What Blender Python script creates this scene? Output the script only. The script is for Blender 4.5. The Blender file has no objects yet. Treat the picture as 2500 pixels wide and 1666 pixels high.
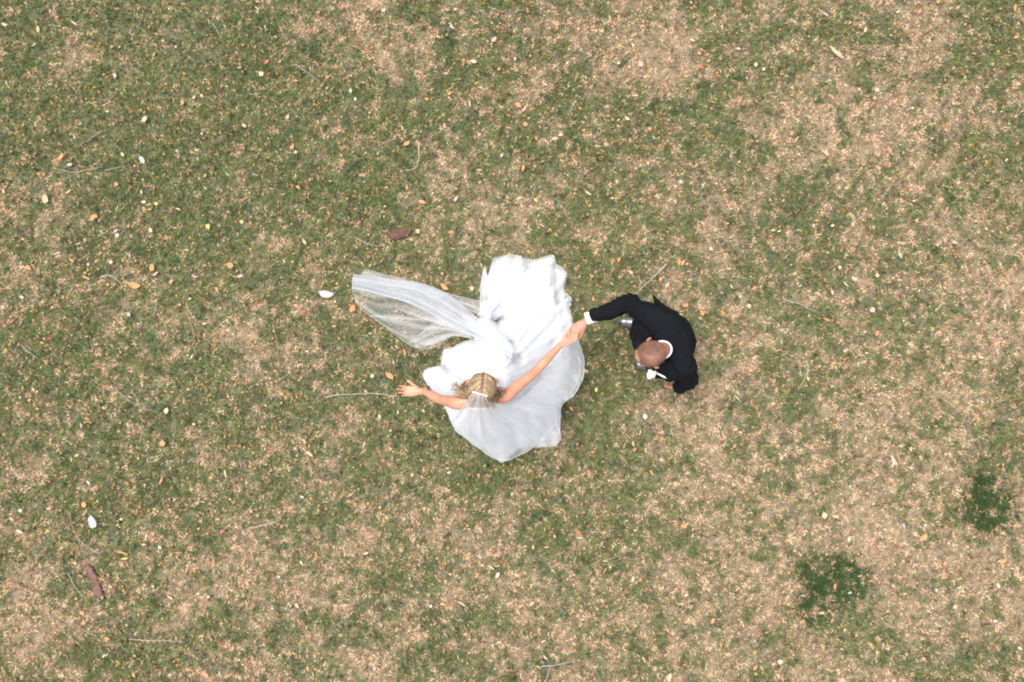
import bpy, bmesh, math, random
import numpy as np
from mathutils import Vector, Matrix, noise as mnoise

random.seed(7)
rng = np.random.default_rng(11)
S = bpy.context.scene
COL = S.collection

# ------------------------------------------------------------ camera, sky, sun
CAM_H = 8.16
F_PX = 2500.0
cam_d = bpy.data.cameras.new('camera')
cam_d.sensor_width = 36.0
cam_d.lens = 36.0
cam_d.clip_end = 2000.0
cam = bpy.data.objects.new('camera', cam_d)
COL.objects.link(cam)
cam.location = (0, 0, CAM_H)
S.camera = cam

world = bpy.data.worlds.new("World")
S.world = world
world.use_nodes = True
wn = world.node_tree
bg = wn.nodes['Background']
sky = wn.nodes.new('ShaderNodeTexSky')
sky.sky_type = 'NISHITA'
sky.sun_disc = False
SUN_EL, SUN_AZ = math.radians(75), math.radians(300)
sky.sun_elevation = SUN_EL
sky.sun_rotation = SUN_AZ
sky.air_density = 1.0
sky.dust_density = 4.0
sky.ozone_density = 0.6
# bright overcast: the cloud layer takes most of the blue out of the sky
hs = wn.nodes.new('ShaderNodeHueSaturation')
hs.inputs['Saturation'].default_value = 0.30
wn.links.new(sky.outputs[0], hs.inputs['Color'])
wn.links.new(hs.outputs[0], bg.inputs['Color'])
bg.inputs['Strength'].default_value = 0.15

sun_d = bpy.data.lights.new('sun', 'SUN')
sun_d.energy = 1.5
sun_d.angle = math.radians(18)
sun_d.color = (1.0, 0.955, 0.90)
sun = bpy.data.objects.new('sun', sun_d)
COL.objects.link(sun)
# light comes from azimuth SUN_AZ (clockwise from +Y), elevation SUN_EL
sd = Vector((math.sin(SUN_AZ) * math.cos(SUN_EL), math.cos(SUN_AZ) * math.cos(SUN_EL), math.sin(SUN_EL)))
sun.rotation_euler = (-sd).to_track_quat('-Z', 'Y').to_euler()
sun.location = sd * 20

S.view_settings.view_transform = 'Standard'
S.view_settings.look = 'None'
S.view_settings.gamma = 1.0
S.view_settings.use_curve_mapping = False
S.view_settings.exposure = 1.03
try:
    S.cycles.transparent_max_bounces = 32
    S.cycles.filter_width = 2.0
except Exception:
    pass

# ------------------------------------------------------------ helpers
def W(px, py, z):
    """A point of the place seen at photo pixel (px,py) at height z above the ground."""
    k = (CAM_H - z) / F_PX
    return Vector(((px - 1250.0) * k, (833.0 - py) * k, z))

def V(*a):
    return Vector(a)

def tag(o, label=None, cat=None, group=None, kind=None):
    if label: o['label'] = label
    if cat: o['category'] = cat
    if group: o['group'] = group
    if kind: o['kind'] = kind
    return o

def empty(name, loc):
    o = bpy.data.objects.new(name, None)
    COL.objects.link(o)
    o.location = loc
    o.empty_display_size = 0.2
    return o

def root_offset(parent):
    off = Vector((0, 0, 0))
    while parent is not None:
        off += Vector(parent.location)
        parent = parent.parent
    return off

def link_mesh(name, me, mats, parent=None, smooth=True):
    o = bpy.data.objects.new(name, me)
    COL.objects.link(o)
    if not isinstance(mats, (list, tuple)):
        mats = [mats]
    for m in mats:
        me.materials.append(m)
    if smooth and len(me.polygons):
        me.polygons.foreach_set('use_smooth', [True] * len(me.polygons))
    if parent is not None:
        off = root_offset(parent)
        me.transform(Matrix.Translation(-off))
        o.parent = parent
    me.update()
    return o

class MB:
    """collects verts and faces in world space"""
    def __init__(s):
        s.v = []; s.f = []
    def add(s, vs, fs):
        b = len(s.v)
        s.v.extend([tuple(p) for p in vs])
        s.f.extend([tuple(i + b for i in f) for f in fs])
    def ell(s, c, rad, R=None, seg=20, rings=12):
        """ellipsoid; R = 3x3 Matrix whose columns are the local axes"""
        c = Vector(c)
        vs = []; fs = []
        for i in range(rings + 1):
            a = math.pi * i / rings
            for j in range(seg):
                b = 2 * math.pi * j / seg
                p = Vector((math.sin(a) * math.cos(b) * rad[0], math.sin(a) * math.sin(b) * rad[1], math.cos(a) * rad[2]))
                if R is not None: p = R @ p
                vs.append(c + p)
        for i in range(rings):
            for j in range(seg):
                k = (j + 1) % seg
                fs.append((i * seg + j, (i + 1) * seg + j, (i + 1) * seg + k, i * seg + k))
        s.add(vs, fs)
    def tube(s, pts, rads, seg=14, side=None, cap=True, sub=4, round_caps=False):
        """pts: joints; rads: float or (ra, rb), ra along `side`. Smoothly interpolated."""
        P = [Vector(p) for p in pts]
        Rr = [(r, r) if not isinstance(r, (tuple, list)) else tuple(r) for r in rads]
        PP, RR = [], []
        n = len(P)
        for i in range(n - 1):
            p0 = P[max(i - 1, 0)]; p1 = P[i]; p2 = P[i + 1]; p3 = P[min(i + 2, n - 1)]
            for k in range(sub):
                t = k / sub
                PP.append(0.5 * ((2 * p1) + (-p0 + p2) * t + (2 * p0 - 5 * p1 + 4 * p2 - p3) * t * t + (-p0 + 3 * p1 - 3 * p2 + p3) * t ** 3))
                q = t * t * (3 - 2 * t)
                RR.append((Rr[i][0] * (1 - q) + Rr[i + 1][0] * q, Rr[i][1] * (1 - q) + Rr[i + 1][1] * q))
        PP.append(P[-1]); RR.append(Rr[-1])
        m = len(PP)
        T = [(PP[min(i + 1, m - 1)] - PP[max(i - 1, 0)]).normalized() for i in range(m)]
        if round_caps:
            e0, e1 = max(RR[0]) * .6, max(RR[-1]) * .6
            PP = [PP[0] - T[0] * e0] + PP + [PP[-1] + T[-1] * e1]
            RR = [(RR[0][0] * .5, RR[0][1] * .5)] + RR + [(RR[-1][0] * .5, RR[-1][1] * .5)]
            T = [T[0]] + T + [T[-1]]
            m += 2
        if side is None:
            side = T[0].orthogonal()
        side = Vector(side)
        vs = []; fs = []
        for i in range(m):
            a = side - T[i] * side.dot(T[i])
            if a.length < 1e-4: a = T[i].orthogonal()
            a.normalize(); side = a
            b = T[i].cross(a)
            for j in range(seg):
                w = 2 * math.pi * j / seg
                vs.append(PP[i] + a * (math.cos(w) * RR[i][0]) + b * (math.sin(w) * RR[i][1]))
        for i in range(m - 1):
            for j in range(seg):
                k = (j + 1) % seg
                fs.append((i * seg + j, i * seg + k, (i + 1) * seg + k, (i + 1) * seg + j))
        if cap:
            fs.append(tuple(reversed(range(seg))))
            fs.append(tuple((m - 1) * seg + j for j in range(seg)))
        s.add(vs, fs)
    def grid(s, G, close_u=False):
        """G[i][j] of points"""
        ni, nj = len(G), len(G[0])
        vs = [p for row in G for p in row]
        fs = []
        for i in range(ni - 1):
            for j in range(nj if close_u else nj - 1):
                k = (j + 1) % nj
                fs.append((i * nj + j, i * nj + k, (i + 1) * nj + k, (i + 1) * nj + j))
        s.add(vs, fs)
    def mesh(s, name):
        me = bpy.data.meshes.new(name)
        me.from_pydata(s.v, [], s.f)
        me.update()
        return me
    def build(s, name, mats, parent=None, smooth=True):
        return link_mesh(name, s.mesh(name), mats, parent, smooth)
    def remeshed(s, name, mats, parent=None, voxel=0.006, smooth=4, disp=None, factor=0.5):
        me = s.mesh('tmp')
        o = bpy.data.objects.new('tmp', me)
        COL.objects.link(o)
        m = o.modifiers.new('r', 'REMESH'); m.mode = 'VOXEL'; m.voxel_size = voxel
        if smooth:
            m2 = o.modifiers.new('s', 'SMOOTH'); m2.factor = factor; m2.iterations = smooth
        dg = bpy.context.evaluated_depsgraph_get()
        dg.update()
        me2 = bpy.data.meshes.new_from_object(o.evaluated_get(dg))
        bpy.data.objects.remove(o)
        me2.name = name
        if disp is not None:
            n = len(me2.vertices)
            nor = np.zeros(n * 3, 'f'); me2.vertices.foreach_get('normal', nor)
            co = np.zeros(n * 3, 'f'); me2.vertices.foreach_get('co', co)
            nor = nor.reshape(-1, 3); co = co.reshape(-1, 3)
            for i in range(n):
                co[i] += nor[i] * disp(Vector(co[i]))
            me2.vertices.foreach_set('co', co.ravel())
        return link_mesh(name, me2, mats, parent, True)

# ------------------------------------------------------------ materials
def new_mat(name):
    m = bpy.data.materials.new(name)
    m.use_nodes = True
    nt = m.node_tree
    p = nt.nodes['Principled BSDF']
    return m, nt, p

def ramp(nt, stops):
    r = nt.nodes.new('ShaderNodeValToRGB')
    e = r.color_ramp.elements
    while len(e) < len(stops): e.new(0.5)
    for el, (pos, c) in zip(e, stops):
        el.position = pos; el.color = (*c, 1)
    return r

def tex_noise(nt, scale, detail=6, rough=.6, obj=True):
    tc = nt.nodes.new('ShaderNodeTexCoord')
    n = nt.nodes.new('ShaderNodeTexNoise')
    n.inputs['Scale'].default_value = scale
    n.inputs['Detail'].default_value = detail
    n.inputs['Roughness'].default_value = rough
    nt.links.new(tc.outputs['Object'], n.inputs['Vector'])
    return n

def simple(name, stops, scale=40, rough=.7, bump=.0, bscale=200, spec=.3, sheen=0, sss=0, coat=0):
    m, nt, p = new_mat(name)
    n = tex_noise(nt, scale)
    r = ramp(nt, stops)
    nt.links.new(n.outputs['Fac'], r.inputs['Fac'])
    nt.links.new(r.outputs['Color'], p.inputs['Base Color'])
    p.inputs['Roughness'].default_value = rough
    p.inputs['Specular IOR Level'].default_value = spec
    if sheen: p.inputs['Sheen Weight'].default_value = sheen
    if coat: p.inputs['Coat Weight'].default_value = coat
    if sss:
        p.inputs['Subsurface Weight'].default_value = sss
        p.inputs['Subsurface Radius'].default_value = (0.012, 0.005, 0.003)
        p.inputs['Subsurface Scale'].default_value = 1.0
    if bump:
        n2 = tex_noise(nt, bscale, 4)
        b = nt.nodes.new('ShaderNodeBump')
        b.inputs['Strength'].default_value = bump
        b.inputs['Distance'].default_value = .004
        nt.links.new(n2.outputs['Fac'], b.inputs['Height'])
        nt.links.new(b.outputs['Normal'], p.inputs['Normal'])
    return m

def attr_mat(name, rough=.75, translucent=.2, spec=.2):
    m, nt, p = new_mat(name)
    a = nt.nodes.new('ShaderNodeAttribute'); a.attribute_name = 'tint'
    nt.links.new(a.outputs['Color'], p.inputs['Base Color'])
    p.inputs['Roughness'].default_value = rough
    p.inputs['Specular IOR Level'].default_value = spec
    if translucent:
        tr = nt.nodes.new('ShaderNodeBsdfTranslucent')
        nt.links.new(a.outputs['Color'], tr.inputs['Color'])
        mx = nt.nodes.new('ShaderNodeMixShader'); mx.inputs[0].default_value = translucent
        out = nt.nodes['Material Output']
        nt.links.new(p.outputs[0], mx.inputs[1]); nt.links.new(tr.outputs[0], mx.inputs[2])
        nt.links.new(mx.outputs[0], out.inputs['Surface'])
    return m

def tulle_mat(name, base, col=(.80, .82, .85), power=2.0, top=.9):
    """fine net: see-through face on, denser where the net is seen edge on"""
    m, nt, p = new_mat(name)
    out = nt.nodes['Material Output']
    nt.nodes.remove(p)
    lw = nt.nodes.new('ShaderNodeLayerWeight'); lw.inputs['Blend'].default_value = .5
    pw = nt.nodes.new('ShaderNodeMath'); pw.operation = 'POWER'; pw.inputs[1].default_value = power
    nt.links.new(lw.outputs['Facing'], pw.inputs[0])
    mr = nt.nodes.new('ShaderNodeMapRange')
    mr.inputs['To Min'].default_value = base; mr.inputs['To Max'].default_value = top
    nt.links.new(pw.outputs[0], mr.inputs['Value'])
    n = tex_noise(nt, 14, 3)
    m2 = nt.nodes.new('ShaderNodeMapRange'); m2.inputs['To Min'].default_value = .82; m2.inputs['To Max'].default_value = 1.18
    nt.links.new(n.outputs['Fac'], m2.inputs['Value'])
    mu = nt.nodes.new('ShaderNodeMath'); mu.operation = 'MULTIPLY'; mu.use_clamp = True
    nt.links.new(mr.outputs[0], mu.inputs[0]); nt.links.new(m2.outputs[0], mu.inputs[1])
    ly = nt.nodes.new('ShaderNodeAttribute'); ly.attribute_name = 'layers'      # how many nets lie gathered here
    ad = nt.nodes.new('ShaderNodeMath'); ad.operation = 'ADD'; ad.use_clamp = True
    nt.links.new(mu.outputs[0], ad.inputs[0]); nt.links.new(ly.outputs['Fac'], ad.inputs[1])
    mu = ad
    d = nt.nodes.new('ShaderNodeBsdfDiffuse'); d.inputs['Color'].default_value = (*col, 1)
    t = nt.nodes.new('ShaderNodeBsdfTranslucent'); t.inputs['Color'].default_value = (*col, 1)
    mx = nt.nodes.new('ShaderNodeMixShader'); mx.inputs[0].default_value = .4
    nt.links.new(d.outputs[0], mx.inputs[1]); nt.links.new(t.outputs[0], mx.inputs[2])
    tr = nt.nodes.new('ShaderNodeBsdfTransparent')
    fx = nt.nodes.new('ShaderNodeMixShader')
    nt.links.new(mu.outputs[0], fx.inputs[0])
    nt.links.new(tr.outputs[0], fx.inputs[1]); nt.links.new(mx.outputs[0], fx.inputs[2])
    nt.links.new(fx.outputs[0], out.inputs['Surface'])
    return m

M = {}
M['skin_g'] = simple('groom_skin', [(.3, (.36, .160, .108)), (.7, (.49, .24, .165))], 18, .5, .15, 300, .4, sss=.12)
M['skin_b'] = simple('bride_skin', [(.3, (.48, .200, .120)), (.7, (.60, .29, .19))], 14, .45, .12, 300, .4, sss=.12)
M['suit'] = simple('black_wool', [(.3, (.0035, .0042, .0058)), (.7, (.0075, .0085, .011))], 90, .9, .4, 700, .12)
M['trousers'] = simple('dark_wool', [(.3, (.006, .007, .009)), (.7, (.011, .011, .013))], 90, .9, .3, 700, .12)
M['shirt'] = simple('white_cotton', [(.3, (.80, .81, .84)), (.7, (.86, .87, .89))], 50, .8, .2, 500)
M['shoe'] = simple('polished_black_leather', [(.3, (.02, .02, .025)), (.7, (.035, .035, .04))], 30, .22, .1, 80, .8, coat=.8)
M['sole'] = simple('black_rubber', [(.3, (.01, .01, .01)), (.7, (.02, .02, .02))], 30, .7)
M['buzz'] = simple('cropped_brown_hair', [(.38, (.085, .042, .028)), (.64, (.30, .15, .105))], 10, .7, .5, 900)
M['bristle'] = simple('hair_bristle', [(.3, (.13, .07, .045)), (.7, (.24, .14, .09))], 40, .6)
M['satin'] = simple('white_satin', [(.3, (.84, .85, .87)), (.7, (.88, .89, .90))], 12, .6, .15, 60, sheen=.2)
M['flower'] = simple('cream_petals', [(.3, (.80, .77, .62)), (.7, (.88, .86, .76))], 60, .6)
M['leafgreen'] = simple('boutonniere_leaf', [(.3, (.05, .13, .06)), (.7, (.09, .2, .1))], 60, .5)
M['scalp'] = simple('blonde_base', [(.3, (.16, .10, .055)), (.7, (.28, .19, .10))], 60, .6)
M['lock'] = attr_mat('blonde_locks', .42, 0, .5)
M['eye'] = simple('eye_white', [(.3, (.7, .7, .7)), (.7, (.8, .8, .8))], 60, .2)
M['iris'] = simple('iris', [(.3, (.05, .03, .02)), (.7, (.08, .05, .03))], 60, .2)
M['lip'] = simple('lips', [(.3, (.45, .16, .14)), (.7, (.5, .2, .17))], 60, .4)
M['comb'] = simple('pearl_comb', [(.3, (.8, .8, .8)), (.7, (.9, .9, .9))], 60, .3)
M['ring'] = simple('ring_metal', [(.3, (.7, .7, .7)), (.7, (.8, .8, .8))], 60, .15); M['ring'].node_tree.nodes['Principled BSDF'].inputs['Metallic'].default_value = 1
M['tulle1'] = tulle_mat('veil_tulle', .19, (.88, .89, .91), top=.62)
M['tulle_band'] = tulle_mat('band_tulle', .28, (.66, .69, .74), top=.68)
M['tulle_dense'] = tulle_mat('gathered_tulle', .42, top=.85)
M['tulle_skirt'] = tulle_mat('skirt_tulle', .40, (.89, .90, .93), top=.9)
M['tulle_edge'] = tulle_mat('veil_edging', .6, (.9, .91, .93), top=.9)
M['blade'] = attr_mat('grass_blades', .7, .25, .25)
M['litter'] = attr_mat('dry_litter', .8, .2, .2)
# ------------------------------------------------------------ fields (numpy value noise)
_lat = {}
def vnoise(x, y, scale, seed):
    """smooth value noise in 0..1, features about `scale` metres"""
    if seed not in _lat:
        _lat[seed] = np.random.default_rng(seed).random((256, 256))
    L = _lat[seed]
    u = np.asarray(x) / scale + 500.37; v = np.asarray(y) / scale + 400.71
    i = np.floor(u).astype(int); j = np.floor(v).astype(int)
    fu = u - i; fv = v - j
    fu = fu * fu * (3 - 2 * fu); fv = fv * fv * (3 - 2 * fv)
    a = L[i % 256, j % 256]; b = L[(i + 1) % 256, j % 256]; c = L[i % 256, (j + 1) % 256]; d = L[(i + 1) % 256, (j + 1) % 256]
    return (a * (1 - fu) + b * fu) * (1 - fv) + (c * (1 - fu) + d * fu) * fv

# patches of the lawn as they lie in the place: (photo px, py, radius px, weight); + green, - straw
PATCH = [(371,64,95,.9),(64,42,70,.6),(170,300,130,1.0),(320,404,150,.55),(552,190,100,.8),(530,510,150,.6),(640,350,130,.6),
(935,425,130,.5),(64,595,90,.8),(130,880,120,.7),(640,735,85,.8),(370,880,110,.3),(90,260,90,.5),(360,180,80,.7),(560,60,80,.2),
(1100,190,90,.5),(1040,60,90,.3),(980,140,60,.3),(1250,180,90,.3),(1380,310,90,.3),(1480,270,90,.25),(1800,640,100,.5),(1560,600,80,.3),
(1990,70,70,.3),(2010,230,60,.4),(2400,60,70,.6),(2430,160,80,.5),(1900,420,80,.3),(1930,500,60,.4),(1160,1180,100,.25),(700,300,100,.4),
(1260,380,80,.4),(1340,560,70,.3),(500,900,90,.2),(390,1010,90,.3),(350,1180,80,.4),(480,1230,90,.45),(560,1080,80,.4),(1120,1130,90,.35),
(1430,1010,70,.45),(1480,1060,100,.3),(1600,950,60,.2),(1750,1000,50,.15),(2250,560,80,.15),(2330,1050,60,.5),(2420,1110,50,.5),(1860,1170,50,.45),
(1380,1260,60,.3),(960,1330,60,.3),(1560,1180,70,.3),(1660,1320,60,.3),(1500,1580,80,.3),(860,1600,80,.4),(280,1570,60,.5),(180,1620,50,.3),
(530,1560,60,.4),(1100,1500,90,.3),(760,620,100,.25),(880,700,90,.2),(1000,700,90,.3),(1120,880,70,.5),(980,900,80,.4),(1060,1020,90,.5),
(1500,830,80,.5),(1450,900,80,.5),(1490,960,60,.5),(1520,700,50,.3),(2200,1640,60,.6),(2480,1640,60,.6),(2270,1600,60,.3),(700,1100,90,.2),(190,1080,80,.3),
(1240,620,40,.2),(820,470,90,.4),(440,620,100,.6),(280,520,90,.5),(420,300,90,.6),(2480,480,60,.3),(2360,330,70,.3),(2300,720,60,.2),
(956,138,110,-1.0),(1510,42,130,-1.1),(903,32,60,-.8),(106,468,80,-1.0),(244,138,80,-.8),(170,200,60,-.5),(2178,300,180,-1.0),(2284,106,120,-.9),
(1764,560,90,-1.2),(1264,560,55,-1.0),(710,770,75,-.9),(808,1062,130,-.6),(2090,400,120,-.4),(1640,110,100,-.8),(1600,120,80,-.4),(1380,170,80,-.3),
(860,360,90,-.6),(790,320,70,-.5),(2450,700,120,-.8),(2200,860,120,-.4),(1880,850,110,-.5),(2380,860,90,-.5),(1760,930,60,-.4),(2340,1120,60,-.7),
(2100,1560,150,-.5),(1990,1420,1,0),(2250,1330,150,-.5),(2420,1500,120,-.5),(1870,1480,100,-.6),(1700,1420,120,-.4),(100,1180,90,-.6),(60,1500,110,-.8),
(130,1560,110,-.8),(270,1440,70,-.8),(470,1500,70,-1.0),(440,1060,60,-.4),(720,1420,120,-.5),(850,1440,90,-.7),(930,1280,110,-.5),(1240,1500,90,-.4),
(1400,1470,100,-.5),(1060,1300,90,-.4),(1300,1350,90,-.3),(270,870,60,-.7),(100,700,60,-.6),(600,760,60,-.3),(2430,250,60,-.3),(1180,480,60,-.3),
(1920,130,100,-.4),(1840,330,90,-.4),(430,200,50,-.6),(620,880,60,-.3),(1290,190,60,-.5),(760,60,60,-.5),(2050,1180,120,-.3),(1640,1130,90,-.3),(2130,640,100,-.3),(2025,1548,38,1.0),(2040,1425,60,.9),(2418,1232,52,.9)]
CLUMPS = [(2040, 1425, 84), (2418, 1232, 66)]

def greenness(x, y):
    """-1 (straw) .. +1 (green), for world x,y arrays"""
    k = CAM_H / F_PX
    g = 0.34 - 0.055 * x + 0.060 * y
    wx = x + (vnoise(x, y, .28, 71) - .5) * .28 + (vnoise(x, y, .09, 73) - .5) * .10
    wy = y + (vnoise(x, y, .28, 72) - .5) * .28 + (vnoise(x, y, .09, 74) - .5) * .10
    for (px, py, r, w) in PATCH:
        cx, cy, rr = (px - 1250) * k, (833 - py) * k, r * k
        d2 = ((wx - cx) ** 2 + (wy - cy) ** 2) / (rr * rr)
        g = g + .88 * w * np.exp(-d2)
    g = g + (vnoise(x, y, .9, 1) - .5) * .5 + (vnoise(x, y, .34, 2) - .5) * .7 + (vnoise(x, y, .15, 3) - .5) * 1.25 + (vnoise(x, y, .07, 4) - .5) * 1.4
    return g

GREENS = np.array([(.050, .115, .038), (.090, .145, .040), (.140, .180, .050), (.038, .105, .048), (.220, .210, .060), (.085, .150, .055), (.30, .22, .055), (.15, .18, .075)])
TANS = np.array([(.58, .44, .29), (.72, .59, .43), (.60, .41, .30), (.36, .27, .14), (.50, .39, .18), (.68, .50, .38), (.40, .34, .16), (.22, .15, .075), (.64, .38, .25)])

def blade_mesh(name, x, y, length, width, lean, az, tint, z0=0.0):
    """one mesh of n bent blades: five verts and two faces (a quad and a tip) each"""
    n = len(x)
    dx, dy = np.cos(az), np.sin(az)
    sx, sy = -dy, dx
    h1, h2 = length * .5 * np.cos(lean * .6), None
    x1 = x + dx * length * .5 * np.sin(lean * .6); y1 = y + dy * length * .5 * np.sin(lean * .6)
    l2 = np.minimum(lean * 1.25, 1.68)
    z1 = z0 + h1
    x2 = x1 + dx * length * .5 * np.sin(l2); y2 = y1 + dy * length * .5 * np.sin(l2)
    z2 = np.maximum(z1 + length * .5 * np.cos(l2), .003)
    tw = rng.uniform(-.5, .5, n)
    w = width * .5
    co = np.zeros((n, 5, 3), 'f')
    co[:, 0] = np.stack([x - sx * w, y - sy * w, np.full(n, z0)], 1)
    co[:, 1] = np.stack([x + sx * w, y + sy * w, np.full(n, z0)], 1)
    co[:, 2] = np.stack([x1 + sx * w * .9, y1 + sy * w * .9, z1 + w * tw], 1)
    co[:, 3] = np.stack([x1 - sx * w * .9, y1 - sy * w * .9, z1 - w * tw], 1)
    co[:, 4] = np.stack([x2, y2, z2], 1)
    me = bpy.data.meshes.new(name)
    me.vertices.add(n * 5)
    me.vertices.foreach_set('co', co.ravel())
    b = np.arange(n)[:, None] * 5
    loops = np.concatenate([b + np.array([0, 1, 2, 3]), b + np.array([3, 2, 4])], 1).ravel()
    me.loops.add(n * 7)
    me.loops.foreach_set('vertex_index', loops.astype('i'))
    me.polygons.add(n * 2)
    st = (np.arange(n)[:, None] * 7 + np.array([0, 4])).ravel()
    me.polygons.foreach_set('loop_start', st.astype('i'))
    me.polygons.foreach_set('loop_total', np.tile([4, 3], n).astype('i'))
    me.update(calc_edges=True)
    a = me.attributes.new('tint', 'FLOAT_COLOR', 'POINT')
    c4 = np.ones((n, 5, 4), 'f'); c4[:, :, :3] = tint[:, None, :]
    a.data.foreach_set('color', c4.ravel())
    return me

def pick_tint(x, y, g, n, sharp=2.9, bias=0.0):
    p = .22 + .60 / (1 + np.exp(-sharp * (g + bias)))
    # blades of one tuft share their colour, so the lawn mottles at a few centimetres
    tuft = .62 * vnoise(x, y, .030, 41) + .38 * rng.random(n)
    isg = np.clip((tuft - .5) * 1.5 + .5, 0, 1) < p
    gi = (np.clip(.7 * vnoise(x, y, .026, 42) + .3 * rng.random(n), 0, .999) * 14).astype(int) % len(GREENS)
    ti = (np.clip(.7 * vnoise(x, y, .024, 43) + .3 * rng.random(n), 0, .999) * 19).astype(int) % len(TANS)
    t = np.where(isg[:, None], GREENS[gi], TANS[ti])
    t = t * np.where(isg[:, None], np.array([1.02, 1.06, .96]), np.array([1.09, 1.00, .99])) * (.36 + 1.28 * vnoise(x, y, .028, 44))[:, None] * rng.uniform(.85, 1.15, (n, 1)) * rng.uniform(.94, 1.06, (n, 3))
    return t, isg

# ground sheet to the horizon
def ground_material():
    m, nt, p = new_mat('lawn_soil_and_thatch')
    n1 = tex_noise(nt, .9, 8, .62); n2 = tex_noise(nt, 38, 5, .7)
    mx = nt.nodes.new('ShaderNodeMath'); mx.operation = 'MULTIPLY_ADD'; mx.inputs[1].default_value = .55
    nt.links.new(n1.outputs['Fac'], mx.inputs[0])
    m2 = nt.nodes.new('ShaderNodeMath'); m2.operation = 'MULTIPLY'; m2.inputs[1].default_value = .45
    nt.links.new(n2.outputs['Fac'], m2.inputs[0]); nt.links.new(m2.outputs[0], mx.inputs[2])
    r = ramp(nt, [(.34, (.035, .040, .018)), (.46, (.07, .065, .035)), (.55, (.14, .11, .065)), (.66, (.25, .19, .12))])
    nt.links.new(mx.outputs[0], r.inputs['Fac'])
    at_ = nt.nodes.new('ShaderNodeAttribute'); at_.attribute_name = 'tint'
    mc = nt.nodes.new('ShaderNodeMix'); mc.data_type = 'RGBA'; mc.inputs[0].default_value = .68
    nt.links.new(r.outputs['Color'], mc.inputs[6]); nt.links.new(at_.outputs['Color'], mc.inputs[7])
    nt.links.new(mc.outputs[2], p.inputs['Base Color'])
    p.inputs['Roughness'].default_value = .95
    b = nt.nodes.new('ShaderNodeBump'); b.inputs['Strength'].default_value = .6; b.inputs['Distance'].default_value = .01
    nt.links.new(n2.outputs['Fac'], b.inputs['Height']); nt.links.new(b.outputs['Normal'], p.inputs['Normal'])
    return m
gx = np.concatenate([[-600, -60, -20, -9], np.arange(-6.9, 6.9, .034), [9, 20, 60, 600]])
gy = np.concatenate([[-600, -60, -20, -8], np.arange(-5.5, 5.5, .034), [8, 20, 60, 600]])
GX, GY = np.meshgrid(gx, gy)
near = (np.abs(GX) < 7.5) & (np.abs(GY) < 6.5)
GZ = np.where(near, .014 * (vnoise(GX, GY, .8, 61) + .4 * vnoise(GX, GY, .16, 62)) - .024, -.012)
ny_, nx_ = GX.shape
me = bpy.data.meshes.new('ground')
me.vertices.add(nx_ * ny_)
me.vertices.foreach_set('co', np.stack([GX, GY, GZ], 2).astype('f').ravel())
ii = (np.arange(ny_ - 1)[:, None] * nx_ + np.arange(nx_ - 1)[None, :]).ravel()
me.loops.add(len(ii) * 4)
me.loops.foreach_set('vertex_index', np.stack([ii, ii + 1, ii + nx_ + 1, ii + nx_], 1).astype('i').ravel())
me.polygons.add(len(ii))
me.polygons.foreach_set('loop_start', (np.arange(len(ii)) * 4).astype('i'))
me.polygons.foreach_set('loop_total', np.full(len(ii), 4, 'i'))
me.update(calc_edges=True)
gg = .22 + .60 / (1 + np.exp(-2.9 * np.where(near, greenness(GX, GY), .1)))
gcol = gg[..., None] * np.array([.060, .105, .042]) + (1 - gg[..., None]) * np.array([.34, .25, .18])
gcol = gcol * .85 * (.55 + .9 * rng.random(GX.shape))[..., None]
at = me.attributes.new('tint', 'FLOAT_COLOR', 'POINT')
c4 = np.ones((ny_, nx_, 4), 'f'); c4[..., :3] = gcol
at.data.foreach_set('color', c4.ravel())
ground = link_mesh('ground', me, ground_material())
tag(ground, kind='structure')

# grass blades
def scatter(n, x0, x1, y0, y1):
    return rng.uniform(x0, x1, n), rng.uniform(y0, y1, n)
xs, ys = [], []
a, b = scatter(500000, -4.5, 4.5, -3.1, 3.1); xs.append(a); ys.append(b)
a, b = scatter(230000, -6.6, 6.6, -5.2, 5.2)
edge_ = np.maximum(np.abs(a) - 4.5, np.abs(b) - 3.1); k = (edge_ > -.02) & (rng.random(len(a)) > np.clip((edge_ - 1.1) / 1.0, 0, 1)); xs.append(a[k]); ys.append(b[k])
x = np.concatenate(xs); y = np.concatenate(ys)
n = len(x)
g = greenness(x, y)
tint, isg = pick_tint(x, y, g, n)
flow = vnoise(x, y, .11, 31) * 12 + rng.normal(0, 1.4, n)
length = np.where(isg, rng.uniform(.018, .040, n), rng.uniform(.014, .036, n)) * (1 + .3 * np.clip(g, -1, 1))
width = rng.uniform(.0034, .0066, n)
far_ = np.clip(np.maximum(np.abs(x) - 4.5, np.abs(y) - 3.1) / .3, 0, 1)
length = length * (1 + .6 * far_); width = width * (1 + .8 * far_)
lean = np.where(isg, rng.uniform(.3, 1.15, n), rng.uniform(.6, 1.45, n))
me = blade_mesh('grass', x, y, length, width, lean, flow, tint, z0=-.008)
grass = link_mesh('grass', me, M['blade'], None, False)
tag(grass, 'short patchy lawn of green and straw coloured blades around the couple', 'grass', kind='stuff')

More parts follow.
